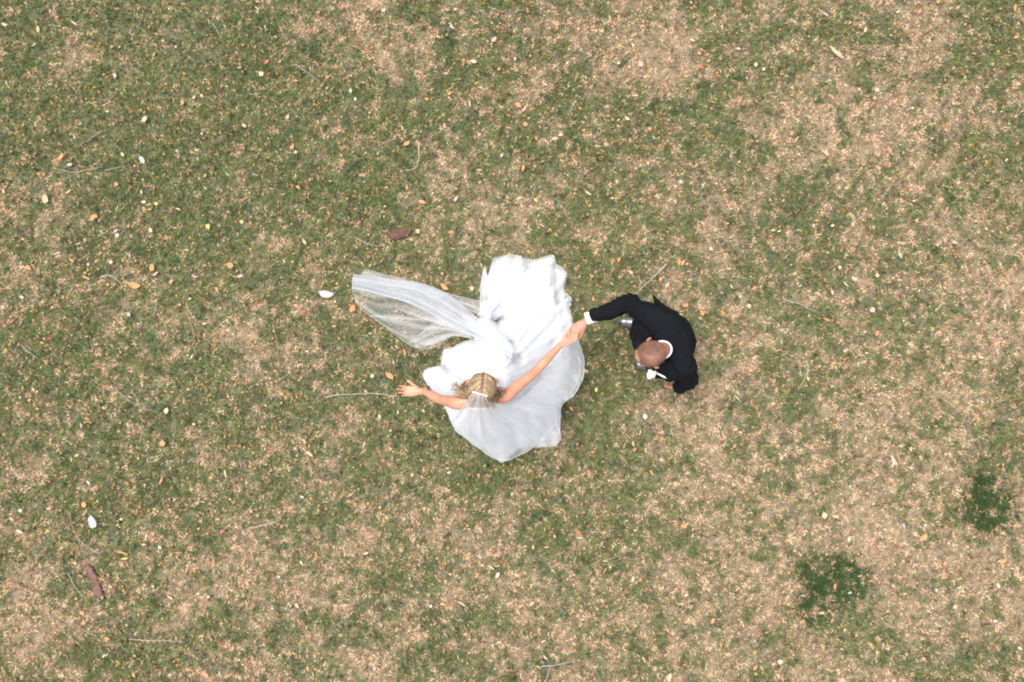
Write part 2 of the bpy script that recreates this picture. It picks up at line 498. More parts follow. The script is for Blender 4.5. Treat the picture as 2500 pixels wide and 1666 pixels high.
# darker, taller clumps that stand out of the lawn
CL_LAB = ['large dark green grass clump in the straw lawn, the bigger one at lower right',
          'dark green grass clump near the right edge of the lawn, the smaller one']
for (px, py, r), lab in zip(CLUMPS, CL_LAB):
    c = W(px, py, 0); rr = r * CAM_H / F_PX
    nb = int(11000 * (rr / .245) ** 2)
    # the clump is a union of a few tufts so that its outline is ragged
    tc = [(random.gauss(0, rr * .42), random.gauss(0, rr * .42)) for _ in range(13)]
    ti = rng.integers(0, 13, nb)
    tcx = np.array([t[0] for t in tc])[ti]; tcy = np.array([t[1] for t in tc])[ti]
    ox = rng.normal(0, rr * .27, nb); oy = rng.normal(0, rr * .27, nb)
    bx = c.x + tcx + ox; by = c.y + tcy + oy
    keep = rng.random(nb) < np.clip(vnoise(bx, by, .045, 55) * 2.0 - .35, 0, 1)
    bx, by, ox, oy = bx[keep], by[keep], ox[keep], oy[keep]; nb = len(bx)
    t_, _g = pick_tint(bx, by, np.full(nb, 1.6), nb)
    t_ = np.where(_g[:, None], GREENS[rng.choice([0, 0, 1, 3, 5, 5, 2], nb)] * rng.uniform(.40, 1.0, (nb, 1)), t_)
    az = np.arctan2(oy, ox) + rng.normal(0, .9, nb)
    me = blade_mesh('grass_clump', bx - c.x, by - c.y, rng.uniform(.03, .055, nb), rng.uniform(.003, .0055, nb), rng.uniform(.5, 1.35, nb), az, t_, 0)
    o = link_mesh('grass_clump', me, M['blade'], None, False)
    o.location = (c.x, c.y, 0)
    tag(o, lab, 'grass clump', 'dark green clumps in the lawn')
# ------------------------------------------------------------ hands
def hand(mb, wrist, d, n, thumb_side, size=1.0, curl=(15, 20, 15), spread=6, thumb_out=40, thumb_curl=20, thumb_lift=0.25):
    """wrist point, d finger direction, n the direction the palm faces, thumb_side the side the thumb leaves"""
    d = Vector(d).normalized(); n = Vector(n); n = (n - d * n.dot(d)).normalized()
    t = Vector(thumb_side); t = (t - d * t.dot(d) - n * t.dot(n)).normalized()
    L = .19 * size
    wrist = Vector(wrist)
    palm_end = wrist + d * L * .50
    mb.tube([wrist - d * .03 * size, wrist + d * .01, wrist + d * L * .22, wrist + d * L * .42, palm_end],
            [(.026 * size, .019 * size), (.027 * size, .018 * size), (.037 * size, .016 * size), (.041 * size, .014 * size), (.038 * size, .011 * size)], seg=16, side=t, round_caps=True)
    mb.ell(wrist + d * L * .2 + t * .022 * size + n * .006, (.03 * size, .016 * size, .015 * size), Matrix((d, t, n)).transposed())
    lens = [.40, .45, .42, .33]
    offs = [.029, .0098, -.0098, -.028]
    base = [.455, .50, .485, .44]
    for i in range(4):
        ang = math.radians(spread * (1.5 - i))
        fd = (d * math.cos(ang) + t * math.sin(ang)).normalized()
        p = wrist + d * L * base[i] + t * offs[i] * size
        pts = [p - fd * .02 * size, p]
        a = 0
        seglen = [lens[i] * L * .47, lens[i] * L * .30, lens[i] * L * .23]
        r0 = (.0088 if i < 3 else .0075) * size
        rad = [r0, r0 * 1.05]
        for kx in range(3):
            a += math.radians(curl[kx] * (1 + .12 * i))
            p = p + (fd * math.cos(a) + n * math.sin(a)) * seglen[kx]
            pts.append(p); rad.append(r0 * (.98, .9, .74)[kx])
        mb.tube(pts, rad, seg=10, side=t, sub=3, round_caps=True)
    ta = math.radians(thumb_out)
    td = (d * math.cos(ta) + t * math.sin(ta) + n * thumb_lift).normalized()
    p = wrist + d * L * .13 + t * .022 * size + n * .004
    pts = [p]; rad = [.013 * size]
    p = p + td * .042 * size; pts.append(p); rad.append(.0115 * size)
    td2 = (td * math.cos(math.radians(thumb_curl)) + (d - t * .3).normalized() * math.sin(math.radians(thumb_curl))).normalized()
    p = p + td2 * .030 * size; pts.append(p); rad.append(.0102 * size)
    p = p + td2 * .024 * size; pts.append(p); rad.append(.008 * size)
    mb.tube(pts, rad, seg=10, side=n, sub=3, round_caps=True)

def head(mb, c, f, tilt_deg, roll, scale, female=False):
    """adds skull, jaw, nose, brow, ears; returns frame (right-hand side, forward, up) and centre"""
    f = Vector((f[0], f[1], 0)).normalized()
    r = f.cross(Vector((0, 0, 1))).normalized()          # the person's right
    up = Vector((0, 0, 1))
    q = Matrix.Rotation(math.radians(-tilt_deg), 3, r)     # forward tilt
    f2 = q @ f; u2 = q @ up
    if roll:
        q2 = Matrix.Rotation(math.radians(roll), 3, f2); r = q2 @ r; u2 = q2 @ u2
    R = Matrix((r, f2, u2)).transposed()
    s = scale
    def P(a, b_, c_): return c + R @ Vector((a * s, b_ * s, c_ * s))
    mb.ell(P(0, -.005, .028), (.076 * s, .098 * s, .087 * s), R, 28, 18)      # cranium
    mb.ell(P(0, .018, -.03), (.064 * s, .072 * s, .075 * s), R, 24, 14)        # face mass
    mb.ell(P(0, .045, -.082), (.036 * s, .034 * s, .026 * s), R)               # chin
    mb.ell(P(0, .03, -.065), (.055 * s, .045 * s, .03 * s), R)                 # jaw
    mb.ell(P(0, .078, .022), (.05 * s, .016 * s, .012 * s), R)                 # brow
    mb.tube([P(0, .084, .012), P(0, .099, -.010), P(0, .108, -.026)], [.007 * s, .009 * s, .012 * s], round_caps=True, seg=10)
    for e in (-1, 1):
        mb.ell(P(e * .011, .097, -.030), (.007 * s, .009 * s, .006 * s), R, 10, 6)
        mb.ell(P(e * .040, .066, -.022), (.018 * s, .016 * s, .016 * s), R, 12, 8)   # cheek
        ear = Matrix.Rotation(math.radians(e * 30), 3, u2) @ R
        mb.ell(P(e * (.082 if female else .088), -.006, -.010), ((.007 if female else .010) * s, .019 * s, .031 * s), ear, 14, 10)
        mb.ell(P(e * .080, .002, -.034), (.008 * s, .010 * s, .011 * s), ear, 12, 8)
    mb.ell(P(0, .088, -.052), (.022 * s, .010 * s, .006 * s), R, 12, 6)
    mb.ell(P(0, .085, -.060), (.019 * s, .010 * s, .006 * s), R, 12, 6)
    return R, P

def face_details(P, R, s, parent, brow_mat):
    for e in (-1, 1):
        b = MB(); b.ell(P(e * .031, .077, .0), (.013 * s, .010 * s, .010 * s), R, 14, 10); ey = b.build('eye', M['eye'], parent)
        b = MB(); b.ell(P(e * .031, .0862, .0), (.0055 * s, .0025 * s, .0055 * s), R, 12, 8); b.build('iris', M['iris'], ey)
        b = MB(); b.tube([P(e * .014, .093, .017), P(e * .032, .091, .022), P(e * .050, .080, .017)], [.002 * s, .003 * s, .0015 * s], seg=8, round_caps=True); b.build('eyebrow', brow_mat, parent)
    b = MB(); b.ell(P(0, .0945, -.052), (.021 * s, .006 * s, .0045 * s), R, 14, 8); b.ell(P(0, .0925, -.0605), (.018 * s, .006 * s, .005 * s), R, 14, 8); b.build('lips', M['lip'], parent)

# ------------------------------------------------------------ the groom
GR = empty('person', (1.06, -.02, 0))
tag(GR, 'man in black suit with cropped hair and white collar, leaning and holding her hand', 'person', 'the dancing couple')
gf = Vector((-.86, -.51, 0)).normalized()      # where his chest faces
gs = Vector((.51, -.86, 0)).normalized()       # towards his left
shR = W(1582, 770, 1.42); shL = W(1668, 893, 1.42)
elR = W(1532, 744, 1.17); wrR = W(1443, 775, 1.13)
elL = W(1681, 928, 1.13); wrL = W(1656, 947, .93)
neck = V(.985, -.05, 1.46)
chest = V(1.075, .035, 1.30); waist = V(1.085, .03, 1.08); pelv = V(1.09, .0, .93)
hc = W(1590, 864, 1.645)
hipR, knR, anR = V(1.06, .085, .90), V(.965, .05, .50), V(1.07, .12, .10)
hipL, knL, anL = V(1.12, -.085, .90), V(1.07, -.15, .50), V(1.19, -.21, .10)
mb = MB()
Rg, Pg = head(mb, hc, (-.965, -.26), 24, 0, 1.03)
mb.tube([neck + V(.03, .02, -.06), neck + V(0, 0, .0), neck * .45 + hc * .55, hc + V(.0, 0, -.02)], [.075, .062, .058, .05], round_caps=True)
mb.tube([pelv, waist, chest, neck + V(.04, .03, -.10), neck + V(.01, .01, -.02)], [(.155, .11), (.14, .10), (.165, .115), (.15, .08), (.07, .06)], side=gs, round_caps=True)
for sh, el, wr in ((shR, elR, wrR), (shL, elL, wrL)):
    mb.tube([chest * .4 + sh * .6 + V(0, 0, .03), sh, el, wr], [.06, .055, .04, .027], sub=6, round_caps=True)
for hp, kn, an in ((hipR, knR, anR), (hipL, knL, anL)):
    mb.tube([hp, hp * .5 + kn * .5, kn, kn * .6 + an * .4, an], [.085, .075, .055, .052, .036], sub=5, round_caps=True)
    mb.tube([an + V(.02, 0, -.04), an + V(-.08, .01, -.05), an + V(-.17, .02, -.065)], [.035, .032, .025], round_caps=True)
# right hand reaches the bride's fingers, palm down; left hand hangs curled
dR = (W(1392, 815, 1.09) - wrR)
hand(mb, wrR + dR.normalized() * .05, dR, V(.1, -.25, -1), V(-.6, .75, 0.0) if False else V(.55, -.75, -.1), 1.02, curl=(18, 42, 38), spread=3, thumb_out=28, thumb_curl=10, thumb_lift=.3)
dL = V(-.14, .02, -1)
hand(mb, wrL + dL.normalized() * .02, dL, V(-.3, .9, -.1), V(-.9, -.2, .1), 1.02, curl=(12, 22, 18), spread=2, thumb_out=25, thumb_curl=15)
mb.remeshed('body', M['skin_g'], GR, voxel=.0042, smooth=3)
face_details(Pg, Rg, 1.03, GR, M['bristle'])

# cropped hair: a close cap with a hairline, and bristles
capm = MB(); br = MB()
def on_skull(a, b_, k=1.0):
    return Pg(0.0785 * k * math.sin(a) * math.cos(b_), -.005 + .1005 * k * math.sin(a) * math.sin(b_), .028 + .0895 * k * math.cos(a))
rows = []
for i in range(26):
    row = []
    for j in range(64):
        b_ = 2 * math.pi * j / 64
        fr = math.sin(b_)
        lim = math.radians(112 - 84 * max(0, fr) ** 1.25 + (8 * math.cos(b_ * 2) if fr < .2 else 0)) + .04 * math.sin(j * 1.9) * (fr > 0)
        row.append(on_skull(lim * i / 25, b_, 1.0 + (.008 if i < 24 else -.004)))
    rows.append(row)
capm.grid(rows, close_u=True)
gh = capm.build('hair', M['buzz'], GR)
for _ in range(5200):
    b_ = random.uniform(0, 2 * math.pi); fr = math.sin(b_)
    lim = math.radians(112 - 82 * max(0, fr) ** 1.25)
    a = math.acos(1 - random.random() * (1 - math.cos(lim)))
    if random.random() < .55 * math.exp(-((a - .1) / .5) ** 2): continue     # thinner at the crown
    p = on_skull(a, b_, 1.0); q = on_skull(a + .03, b_ + random.uniform(-.05, .05), 1.055)
    o_ = (q - p).cross(Vector((random.random(), random.random(), random.random()))).normalized() * .0009
    br.add([p - o_, p + o_, q], [(0, 1, 2)])
hb = br.build('bristles', M['bristle'], gh); hb['kind'] = 'stuff'

# jacket: torso and sleeves as one cloth volume
def wrinkle(p):
    v = .013 * mnoise.noise(p * 8) + .009 * mnoise.noise(Vector((p.x * 20, p.y * 20, p.z * 27)))
    for el in (elR, elL):
        dd = (p - el).length
        v += .009 * math.exp(-(dd / .09) ** 2) * math.sin((p - el).dot(Vector((.8, .5, .6))) * 150)
    return v
mb = MB()
hemc = V(1.09, .03, .80)
mb.tube([hemc, V(1.09, .03, .93), V(1.09, .03, 1.08), V(1.078, .035, 1.22), V(1.07, .035, 1.32), V(1.045, .015, 1.40), V(1.005, -.03, 1.462), V(.992, -.045, 1.478)],
        [(.205, .155), (.195, .15), (.172, .132), (.182, .140), (.190, .137), (.175, .105), (.085, .075), (.068, .066)], side=gs, sub=6, seg=32)
mid = (shR + shL) / 2
mb.tube([shR + V(0, 0, .01), shR * .5 + shL * .5 + V(.05, .035, .03), shL + V(0, 0, .01)], [(.074, .066), (.10, .065), (.074, .066)], sub=6, round_caps=True, side=V(.8, .58, 0))
mb.tube([shR * .7 + mid * .3 + V(.02, .01, 0), shR + V(.0, .006, -.01), shR * .45 + elR * .55, elR + V(.004, .006, 0), elR * .5 + wrR * .5, wrR], [.078, .076, .067, .063, .056, .047], sub=6, seg=20)
mb.tube([shL * .7 + mid * .3 + V(.02, .01, 0), shL + V(.012, -.01, -.01), shL * .45 + elL * .55, elL, elL * .5 + wrL * .5, wrL], [.078, .077, .067, .064, .056, .046], sub=6, seg=20)
mb.ell(W(1632, 882, 1.27), (.115, .10, .17), Matrix.Rotation(.4, 3, 'Z'))
mb.ell(W(1620, 893, 1.20), (.10, .085, .16), Matrix.Rotation(.4, 3, 'Z'))
mb.ell(W(1640, 904, 1.26), (.085, .075, .16))
mb.ell(W(1588, 806, 1.22), (.11, .10, .20))
mb.ell(W(1572, 800, 1.02), (.085, .10, .18))
mb.ell(W(1572, 832, 1.12), (.075, .10, .18))
jk = mb.remeshed('jacket', M['suit'], GR, voxel=.006, smooth=5, disp=wrinkle)
# jacket skirt flaring at his right side, two hanging quarters and the vent
fl = MB()
G = []
for i in range(9):
    t = i / 8
    row = []
    for j in range(13):
        s_ = j / 12
        base = V(1.09, .03, 0) + Vector((math.cos(math.radians(62 + 66 * s_)) * .165, math.sin(math.radians(62 + 66 * s_)) * .185, 0))
        out = V(W(1591, 717, .84).x, W(1591, 717, .84).y, 0) - base
        k = t ** 1.4 * math.exp(-((s_ - .5) / .24) ** 2 * (.4 + .6 * t))
        p = base + out * k + Vector((0, 0, 1.04 - .2 * t + .02 * k))
        row.append(p)
    G.append(row)
fl.grid(G)
f_ = fl.build('jacket_flap', M['suit'], GR)
sm = f_.modifiers.new('thickness', 'SOLIDIFY'); sm.thickness = .004
# lapels: two folded bands from the collar to the button, following the chest front
for sgn in (-1, 1):
    lp = MB(); G = []
    for i in range(9):
        t = i / 8
        zc = 1.455 - .34 * t
        ctr = neck.lerp(V(1.08, .03, 0), min(1, .25 + t * 1.1)); ctr.z = 0
        depth = .065 + .085 * min(1, t * 1.6) + .010
        inner = ctr + gf * depth + gs * sgn * (.045 * (1 - t) + .004); inner.z = zc
        wdt = .035 + .045 * math.sin(min(1, t * 1.25) * math.pi) ** 1
        outer = ctr + gf * (depth - .022) + gs * sgn * (.045 * (1 - t) + wdt + .008); outer.z = zc + .01
        G.append([inner, (inner + outer) / 2 + gf * .006, outer])
    lp.grid(G)
    l_ = lp.build('lapel', M['suit'], GR)
    sm = l_.modifiers.new('thickness', 'SOLIDIFY'); sm.thickness = .005
# jacket collar behind the shirt collar
def ring(c, r1, r2, z0, z1, a0, a1, n_=28, flare=.0, tilt=0.12):
    G = []
    for i in range(4):
        t = i / 3
        row = []
        for j in range(n_ + 1):
            a = math.radians(a0 + (a1 - a0) * j / n_)
            d = gf * math.cos(a) * (r1 + flare * t) + gs * math.sin(a) * (r2 + flare * t)
            row.append(Vector((c.x, c.y, 0)) + d + Vector((0, 0, z0 + (z1 - z0) * t - math.cos(a) * tilt * r1)))
        G.append(row)
    m_ = MB(); m_.grid(G); return m_
cc = V(.972, -.058, 0)
ring(cc, .074, .073, 1.462, 1.502, 62, 298, flare=-.004, tilt=.5).build('jacket_collar', M['suit'], GR).modifiers.new('thickness', 'SOLIDIFY').thickness = .009
sc = ring(cc, .066, .064, 1.470, 1.532, 20, 340, flare=-.003, tilt=.45).build('shirt_collar', M['shirt'], GR); sc.modifiers.new('thickness', 'SOLIDIFY').thickness = .010
# shirt front and tie
sf = MB(); G = []
for i in range(7):
    t = i / 6; ctr = cc.lerp(V(1.08, .03, 0), min(1, t)); row = []
    for j in range(7):
        s_ = (j - 3) / 3
        p = ctr + gf * (.060 + .085 * min(1, t * 1.5) - .012 * s_ * s_) + gs * s_ * .05 * (1 - t * .75); p.z = 1.47 - .33 * t
        row.append(p)
    G.append(row)
sf.grid(G); sf.build('shirt_front', M['shirt'], GR)
ti = MB()
t0 = cc + gf * .072; t0.z = 1.462
ti.tube([t0 + V(0, 0, .012), t0 - V(0, 0, .02)], [(.016, .010), (.011, .009)], side=gs, round_caps=True)
t1 = V(1.08, .03, 1.18) + gf * .158
ti.tube([t0 - V(0, 0, .02), (t0 + t1) / 2 + gf * .012, t1], [(.010, .005), (.024, .005), (.033, .005)], side=gs, sub=5)
ti.build('tie', M['suit'], GR)
for zz in (1.12, 1.02):
    bt = MB(); bt.tube([V(1.087, .03, zz) + gf * .142, V(1.087, .03, zz) + gf * .150], [.009, .008], seg=12); bt.build('button', M['sole'], jk)
# pocket square: a thin white edge at his left breast
pq = MB()
a_ = W(1602, 910, 1.32); b2 = W(1632, 925, 1.31)
nn = Vector((-.43, -.9, 0))
pq.tube([a_, a_.lerp(b2, .5) + nn * .002, b2], [(.006, .012), (.007, .013), (.005, .011)], side=nn, sub=4, round_caps=True)
pq.build('pocket_square', M['shirt'], GR, False)
# chest front beneath the square, where the jacket swells forward on his left
# cuffs
for el, wr, ln in ((elR, wrR, .036), (elL, wrL, .003)):
    d_ = (wr - el).normalized()
    cu = MB(); cu.tube([wr - d_ * .03, wr, wr + d_ * ln], [.042, .0425, .0425], seg=24, cap=False, sub=2)
    c_ = cu.build('shirt_cuff', M['shirt'], GR); c_.modifiers.new('thickness', 'SOLIDIFY').thickness = .005
# trousers
mb = MB()
for hp, kn, an in ((hipR, knR, anR), (hipL, knL, anL)):
    mb.tube([hp + V(0, 0, .06), hp * .5 + kn * .5, kn, kn * .5 + an * .5, an + V(0, 0, .0)], [.108, .10, .088, .084, (.082, .078)], sub=6, seg=20)
mb.tube([V(1.09, 0, .84), V(1.09, .01, 1.05)], [(.17, .125), (.16, .12)], side=gs, round_caps=True)
mb.remeshed('trousers', M['trousers'], GR, voxel=.009, smooth=5, disp=lambda p: .006 * mnoise.noise(Vector((p.x * 12, p.y * 12, p.z * 20))))
# shoes
for toe, heel, in ((W(1511, 785, .03), V(1.15, .125, .03)), (W(1549, 889, .03), V(1.255, -.215, .03))):
    d_ = (toe - heel).normalized(); sd_ = V(-d_.y, d_.x, 0)
    sh_ = MB()
    L = (toe - heel).length
    sh_.tube([heel + V(0, 0, .035), heel + d_ * L * .16 + V(0, 0, .045), heel + d_ * L * .4 + V(0, 0, .043), heel + d_ * L * .68 + V(0, 0, .030), heel + d_ * L * .9 + V(0, 0, .020), toe + V(0, 0, .016) - d_ * .006],
             [(.026, .030), (.036, .043), (.038, .040), (.047, .028), (.042, .021), (.024, .014)], side=sd_, sub=5, seg=20, round_caps=True)
    so = sh_.remeshed('shoe', M['shoe'], GR, voxel=.005, smooth=3)
    sl = MB(); loop = []
    for j in range(28):
        a = 2 * math.pi * j / 28
        u_ = .5 - .5 * math.cos(a); w_ = math.sin(a)
        hw = .034 + .018 * math.sin(min(1, max(0, (u_ - .15) / .85)) * math.pi) ** 1
        loop.append(heel + d_ * (L * u_) + sd_ * (w_ * hw))
    sl.add([Vector((p.x, p.y, .002)) for p in loop] + [Vector((p.x, p.y, .022)) for p in loop],
           [tuple(range(28, 56)), tuple(reversed(range(28)))] + [(j, (j + 1) % 28, 28 + (j + 1) % 28, 28 + j) for j in range(28)])
    sl.build('sole', M['sole'], so, False)
    for kx in range(3):
        lc = MB(); c0 = heel + d_ * L * (.46 + .055 * kx) + V(0, 0, .086 - .009 * kx)
        lc.tube([c0 - sd_ * .018 - V(0, 0, .004), c0, c0 + sd_ * .018 - V(0, 0, .004)], [.0016] * 3, seg=6, round_caps=True); lc.build('lace', M['sole'], so)
# boutonniere on the left lapel
bc = W(1591, 911, 1.38)
bo = MB(); bo.tube([bc + V(.01, .01, .0), bc + V(.0, .0, -.05)], [.003, .002], seg=6); bo_o = bo.build('boutonniere', M['leafgreen'], GR)
for kx in range(9):
    a = kx * 2.4; r_ = .008 + .0028 * kx
    pt = MB()
    c0 = bc + V(math.cos(a) * r_ - .004, math.sin(a) * r_ - .008, .012 - .001 * kx)
    R_ = Matrix.Rotation(a, 3, 'Z') @ Matrix.Rotation(.5 + .06 * kx, 3, 'Y')
    pt.ell(c0, (.013, .015, .004), R_, 12, 6)
    pt.build('petal', M['flower'], bo_o)
for (px, py) in ((1582, 899), (1588, 902), (1579, 906)):
    q0 = W(px, py, 1.37); lf = MB()
    d_ = (q0 - bc).normalized(); sd_ = V(-d_.y, d_.x, 0)
    lf.add([bc, bc.lerp(q0, .5) + sd_ * .010 + V(0, 0, .006), q0, bc.lerp(q0, .5) - sd_ * .010 + V(0, 0, .002)], [(0, 1, 2, 3)])
    lf.build('leaf', M['leafgreen'], bo_o, False)
# ------------------------------------------------------------ the bride
BR = empty('person', (-.2, -.34, 0))
tag(BR, 'woman in white wedding dress and long veil, blonde, arms spread, holding his hand', 'person', 'the dancing couple')
bf = Vector((-.10, .995, 0)).normalized(); bs = Vector((.995, .10, 0)).normalized()   # bs: towards her right
SR = W(1232, 968, 1.355); SL = W(1116, 984, 1.355)
WR = W(1366, 845, 1.13); ER = (SR + WR) / 2 + V(.012, -.014, -.02)
WL = W(1034, 956, .95); EL = W(1076, 976, 1.14)
NK = V(-.205, -.365, 1.40); HC = W(1178, 946, 1.545)
mb = MB()
Rb, Pb = head(mb, HC, (.06, 1.0), 12, 0, .95, True)
mb.tube([NK + V(0, -.01, -.05), NK, NK.lerp(HC, .5), HC + V(0, 0, -.02)], [.062, .05, .045, .042], round_caps=True)
mb.tube([V(-.2, -.34, .92), V(-.2, -.34, 1.06), V(-.205, -.355, 1.20), V(-.205, -.368, 1.30), V(-.205, -.368, 1.365), NK], [(.15, .11), (.112, .085), (.135, .10), (.142, .085), (.13, .06), (.05, .045)], side=bs, sub=5, seg=24, round_caps=True)
for e in (-1, 1):
    mb.ell(V(-.205, -.355, 1.245) + bf * .075 + bs * e * .065, (.06, .05, .055))
for a_, e_, w_ in ((SR, ER, WR), (SL, EL, WL)):
    mb.tube([a_.lerp(NK, .45), a_, a_.lerp(e_, .5), e_, e_.lerp(w_, .3), w_.lerp(e_, .25), w_], [.045, .047, .038, .033, .034, .025, .0225], sub=5, round_caps=True)
for e in (-1, 1):
    h_ = V(-.2, -.34, .9) + bs * e * .085
    mb.tube([h_, h_ + V(e * .01, .03, -.42), h_ + V(e * .02, -.01, -.82)], [.085, .052, .036], round_caps=True)
    mb.tube([h_ + V(e * .02, -.02, -.84), h_ + V(e * .02, .12, -.86)], [.034, .028], round_caps=True)
dh = (W(1402, 822, 1.10) - WR)
hand(mb, WR + dh.normalized() * .025, dh, V(-.25, .35, .9), V(-.6, .7, .2), .90, curl=(12, 30, 30), spread=3, thumb_out=30, thumb_curl=15, thumb_lift=.35)
dl = W(979, 955, .95) - WL
hand(mb, WL + dl.normalized() * .02, dl + V(0, 0, .01), V(-.1, .05, 1), V(.1, 1, 0), .95, curl=(8, 14, 12), spread=5, thumb_out=40, thumb_curl=5, thumb_lift=.25)
mb.remeshed('body', M['skin_b'], BR, voxel=.004, smooth=3)
face_details(Pb, Rb, .95, BR, M['scalp'])

# hair
sc_ = MB()
sc_.ell(Pb(0, -.010, .030), (.090 * .95, .104 * .95, .094 * .95), Rb, 32, 20)
sc_.ell(Pb(0, -.062, -.02), (.060, .045, .07), Rb, 24, 14)
hair = sc_.remeshed('hair', M['scalp'], BR, voxel=.006, smooth=4)
def skull_pt(d, k):
    return Pb(d.x * .086 * k, -.010 + d.y * .103 * k, .032 + d.z * .095 * k)
lv, lf, lc = [], [], []
TON = [(.38, .25, .125), (.27, .17, .09), (.52, .375, .20), (.15, .09, .055), (.20, .125, .075), (.42, .29, .145), (.28, .185, .12), (.62, .47, .28)]
def add_lock(pts, r0, tint):
    m_ = MB(); n_ = len(pts)
    rad = [(r0 * 1.5 * (.5 + .5 * math.sin(min(1, (i + .6) / n_ * 1.15) * math.pi) ** .6), r0 * .8) for i in range(n_)]
    m_.tube(pts, rad, seg=5, sub=2, cap=True)
    b = len(lv); lv.extend(m_.v); lf.extend([tuple(i + b for i in f) for f in m_.f]); lc.extend([tint] * len(m_.v))
for i in range(700):
    side = 1 if random.random() < .5 else -1
    y0 = random.uniform(-.55, .80)
    zz = math.sqrt(max(.05, 1 - y0 * y0 - .002))
    d0 = Vector((side * random.uniform(.01, .10) + .03, y0, zz)).normalized()
    ye = y0 * .35 - random.uniform(.25, .75)
    d1 = Vector((side * random.uniform(.55, 1), ye, random.uniform(-.55, .05))).normalized()
    k0 = random.uniform(1.0, 1.06)
    pts = []
    wob = random.uniform(0, 6.28); am = random.uniform(.004, .012)
    for q in range(8):
        t = q / 7
        d_ = d0.slerp(d1, t)
        p = skull_pt(d_, k0 + .05 * math.sin(t * math.pi) + am * 1.3 * math.sin(wob + t * 9))
        pts.append(p)
    # loose end: blown curls
    last = pts[-1]
    if side < 0 and random.random() < .60:
        tgt = W(1140 - 40 * random.random() ** 1.6, random.gauss(948, 9), random.uniform(1.38, 1.50))
    elif side > 0 and random.random() < .38:
        tgt = W(1208 + 30 * random.random() ** 1.8, random.gauss(955, 9), random.uniform(1.38, 1.46))
    else:
        tgt = last + Vector((side * random.uniform(-.03, .02), random.uniform(-.06, 0.01), -random.uniform(.05, .17)))
    ax = (tgt - last); ax_n = ax.normalized(); o1 = ax_n.orthogonal().normalized(); o2 = ax_n.cross(o1)
    cr = random.uniform(.007, .020); ph = random.uniform(0, 6.28); turns = random.uniform(5, 10)
    for q in range(1, 11):
        t = q / 10
        sag = Vector((0, 0, -.015 * math.sin(t * math.pi)))
        pts.append(last + ax * t + sag + (o1 * math.cos(ph + turns * t) + o2 * math.sin(ph + turns * t)) * cr * min(1, t * 2))
    tn = random.choice(TON); f_ = random.uniform(.75, 1.15)
    if abs(d0.x) < .12 and random.random() < .25: tn = TON[3]
    add_lock(pts, random.uniform(.0011, .0025), tuple(.85 * c * f_ + .15 * d for c, d in zip(tn, (.22, .15, .10))))
me = bpy.data.meshes.new('locks'); me.from_pydata(lv, [], lf); me.update()
at = me.attributes.new('tint', 'FLOAT_COLOR', 'POINT')
at.data.foreach_set('color', np.array([(*c, 1) for c in lc], 'f').ravel())
lk = link_mesh('locks', me, M['lock'], hair); lk['kind'] = 'stuff'

# bodice
mb = MB()
mb.tube([V(-.2, -.34, 1.00), V(-.2, -.34, 1.07), V(-.205, -.355, 1.20), V(-.205, -.366, 1.285), V(-.205, -.368, 1.315)], [(.13, .105), (.122, .094), (.145, .110), (.153, .096), (.153, .090)], side=bs, sub=5, seg=32)
for e in (-1, 1):
    mb.ell(V(-.205, -.352, 1.235) + bf * .078 + bs * e * .065, (.066, .056, .056))
bod = mb.remeshed('bodice', M['satin'], BR, voxel=.007, smooth=4, disp=lambda p: .0015 * mnoise.noise(p * 60))

# skirt layers
C0 = Vector((-.2, -.34, 0))
OPQ = [(1194,652,.06),(1215,644,.06),(1240,640,.07),(1265,646,.06),(1292,652,.05),(1320,644,.07),(1345,645,.06),(1350,690,.08),(1366,716,.10),(1374,745,.12),(1378,790,.14),
(1382,860,.16),(1374,930,.18),(1362,990,.18),(1358,1055,.14),(1345,1080,.12),(1290,1086,.10),(1250,1088,.10),(1215,1098,.10),(1190,1083,.12),(1150,1066,.16),(1118,1042,.2),(1102,1020,.2),
(1094,1000,.2),(1086,975,.22),(1070,950,.24),(1052,932,.24),(1048,912,.24),(1084,902,.22),(1090,874,.2),(1094,858,.2),(1112,855,.2),(1160,836,.24),(1182,785,.2),(1190,745,.14),(1198,720,.1),(1196,685,.08)]
TUL = [(1188,627,.05),(1205,629,.09),(1222,627,.05),(1242,622,.1),(1262,625,.06),(1280,631,.09),(1300,636,.05),(1310,634,.08),(1330,626,.06),(1353,625,.10),(1356,645,.12),(1375,656,.07),(1384,673,.12),(1378,695,.06),(1375,711,.08),
(1396,727,.14),(1390,753,.08),(1396,776,.14),(1398,800,.16),(1390,850,.2),(1386,920,.2),(1376,965,.2),(1369,996,.2),(1367,1040,.2),(1367,1074,.16),(1357,1089,.10),(1330,1091,.14),(1299,1092,.08),(1268,1095,.12),(1246,1112,.10),(1225,1131,.08),(1205,1112,.12),
(1186,1091,.1),(1173,1096,.14),(1146,1074,.2),(1115,1051,.24),(1101,1028,.26),(1094,1009,.26),(1082,985,.26),(1066,962,.28),(1043,938,.28),(1031,914,.28),(1046,898,.28),(1076,894,.26),(1077,868,.24),(1085,852,.24),(1108,848,.24),(1157,828,.28),
(1168,800,.26),(1172,772,.28),(1172,748,.26),(1188,726,.18),(1190,684,.10),(1178,677,.08),(1177,662,.09),(1188,660,.06)]
def polar(lst, k=1.0):
    A = []
    for (px, py, z) in lst:
        p = W(px, py, z)
        dx, dy = p.x - C0.x, p.y - C0.y
        A.append((math.atan2(dy, dx) % (2 * math.pi), math.hypot(dx, dy) * k, z))
    A.sort()
    A = [(a - 2 * math.pi, r, z) for a, r, z in A[-3:]] + A + [(a + 2 * math.pi, r, z) for a, r, z in A[:3]]
    return np.array(A)
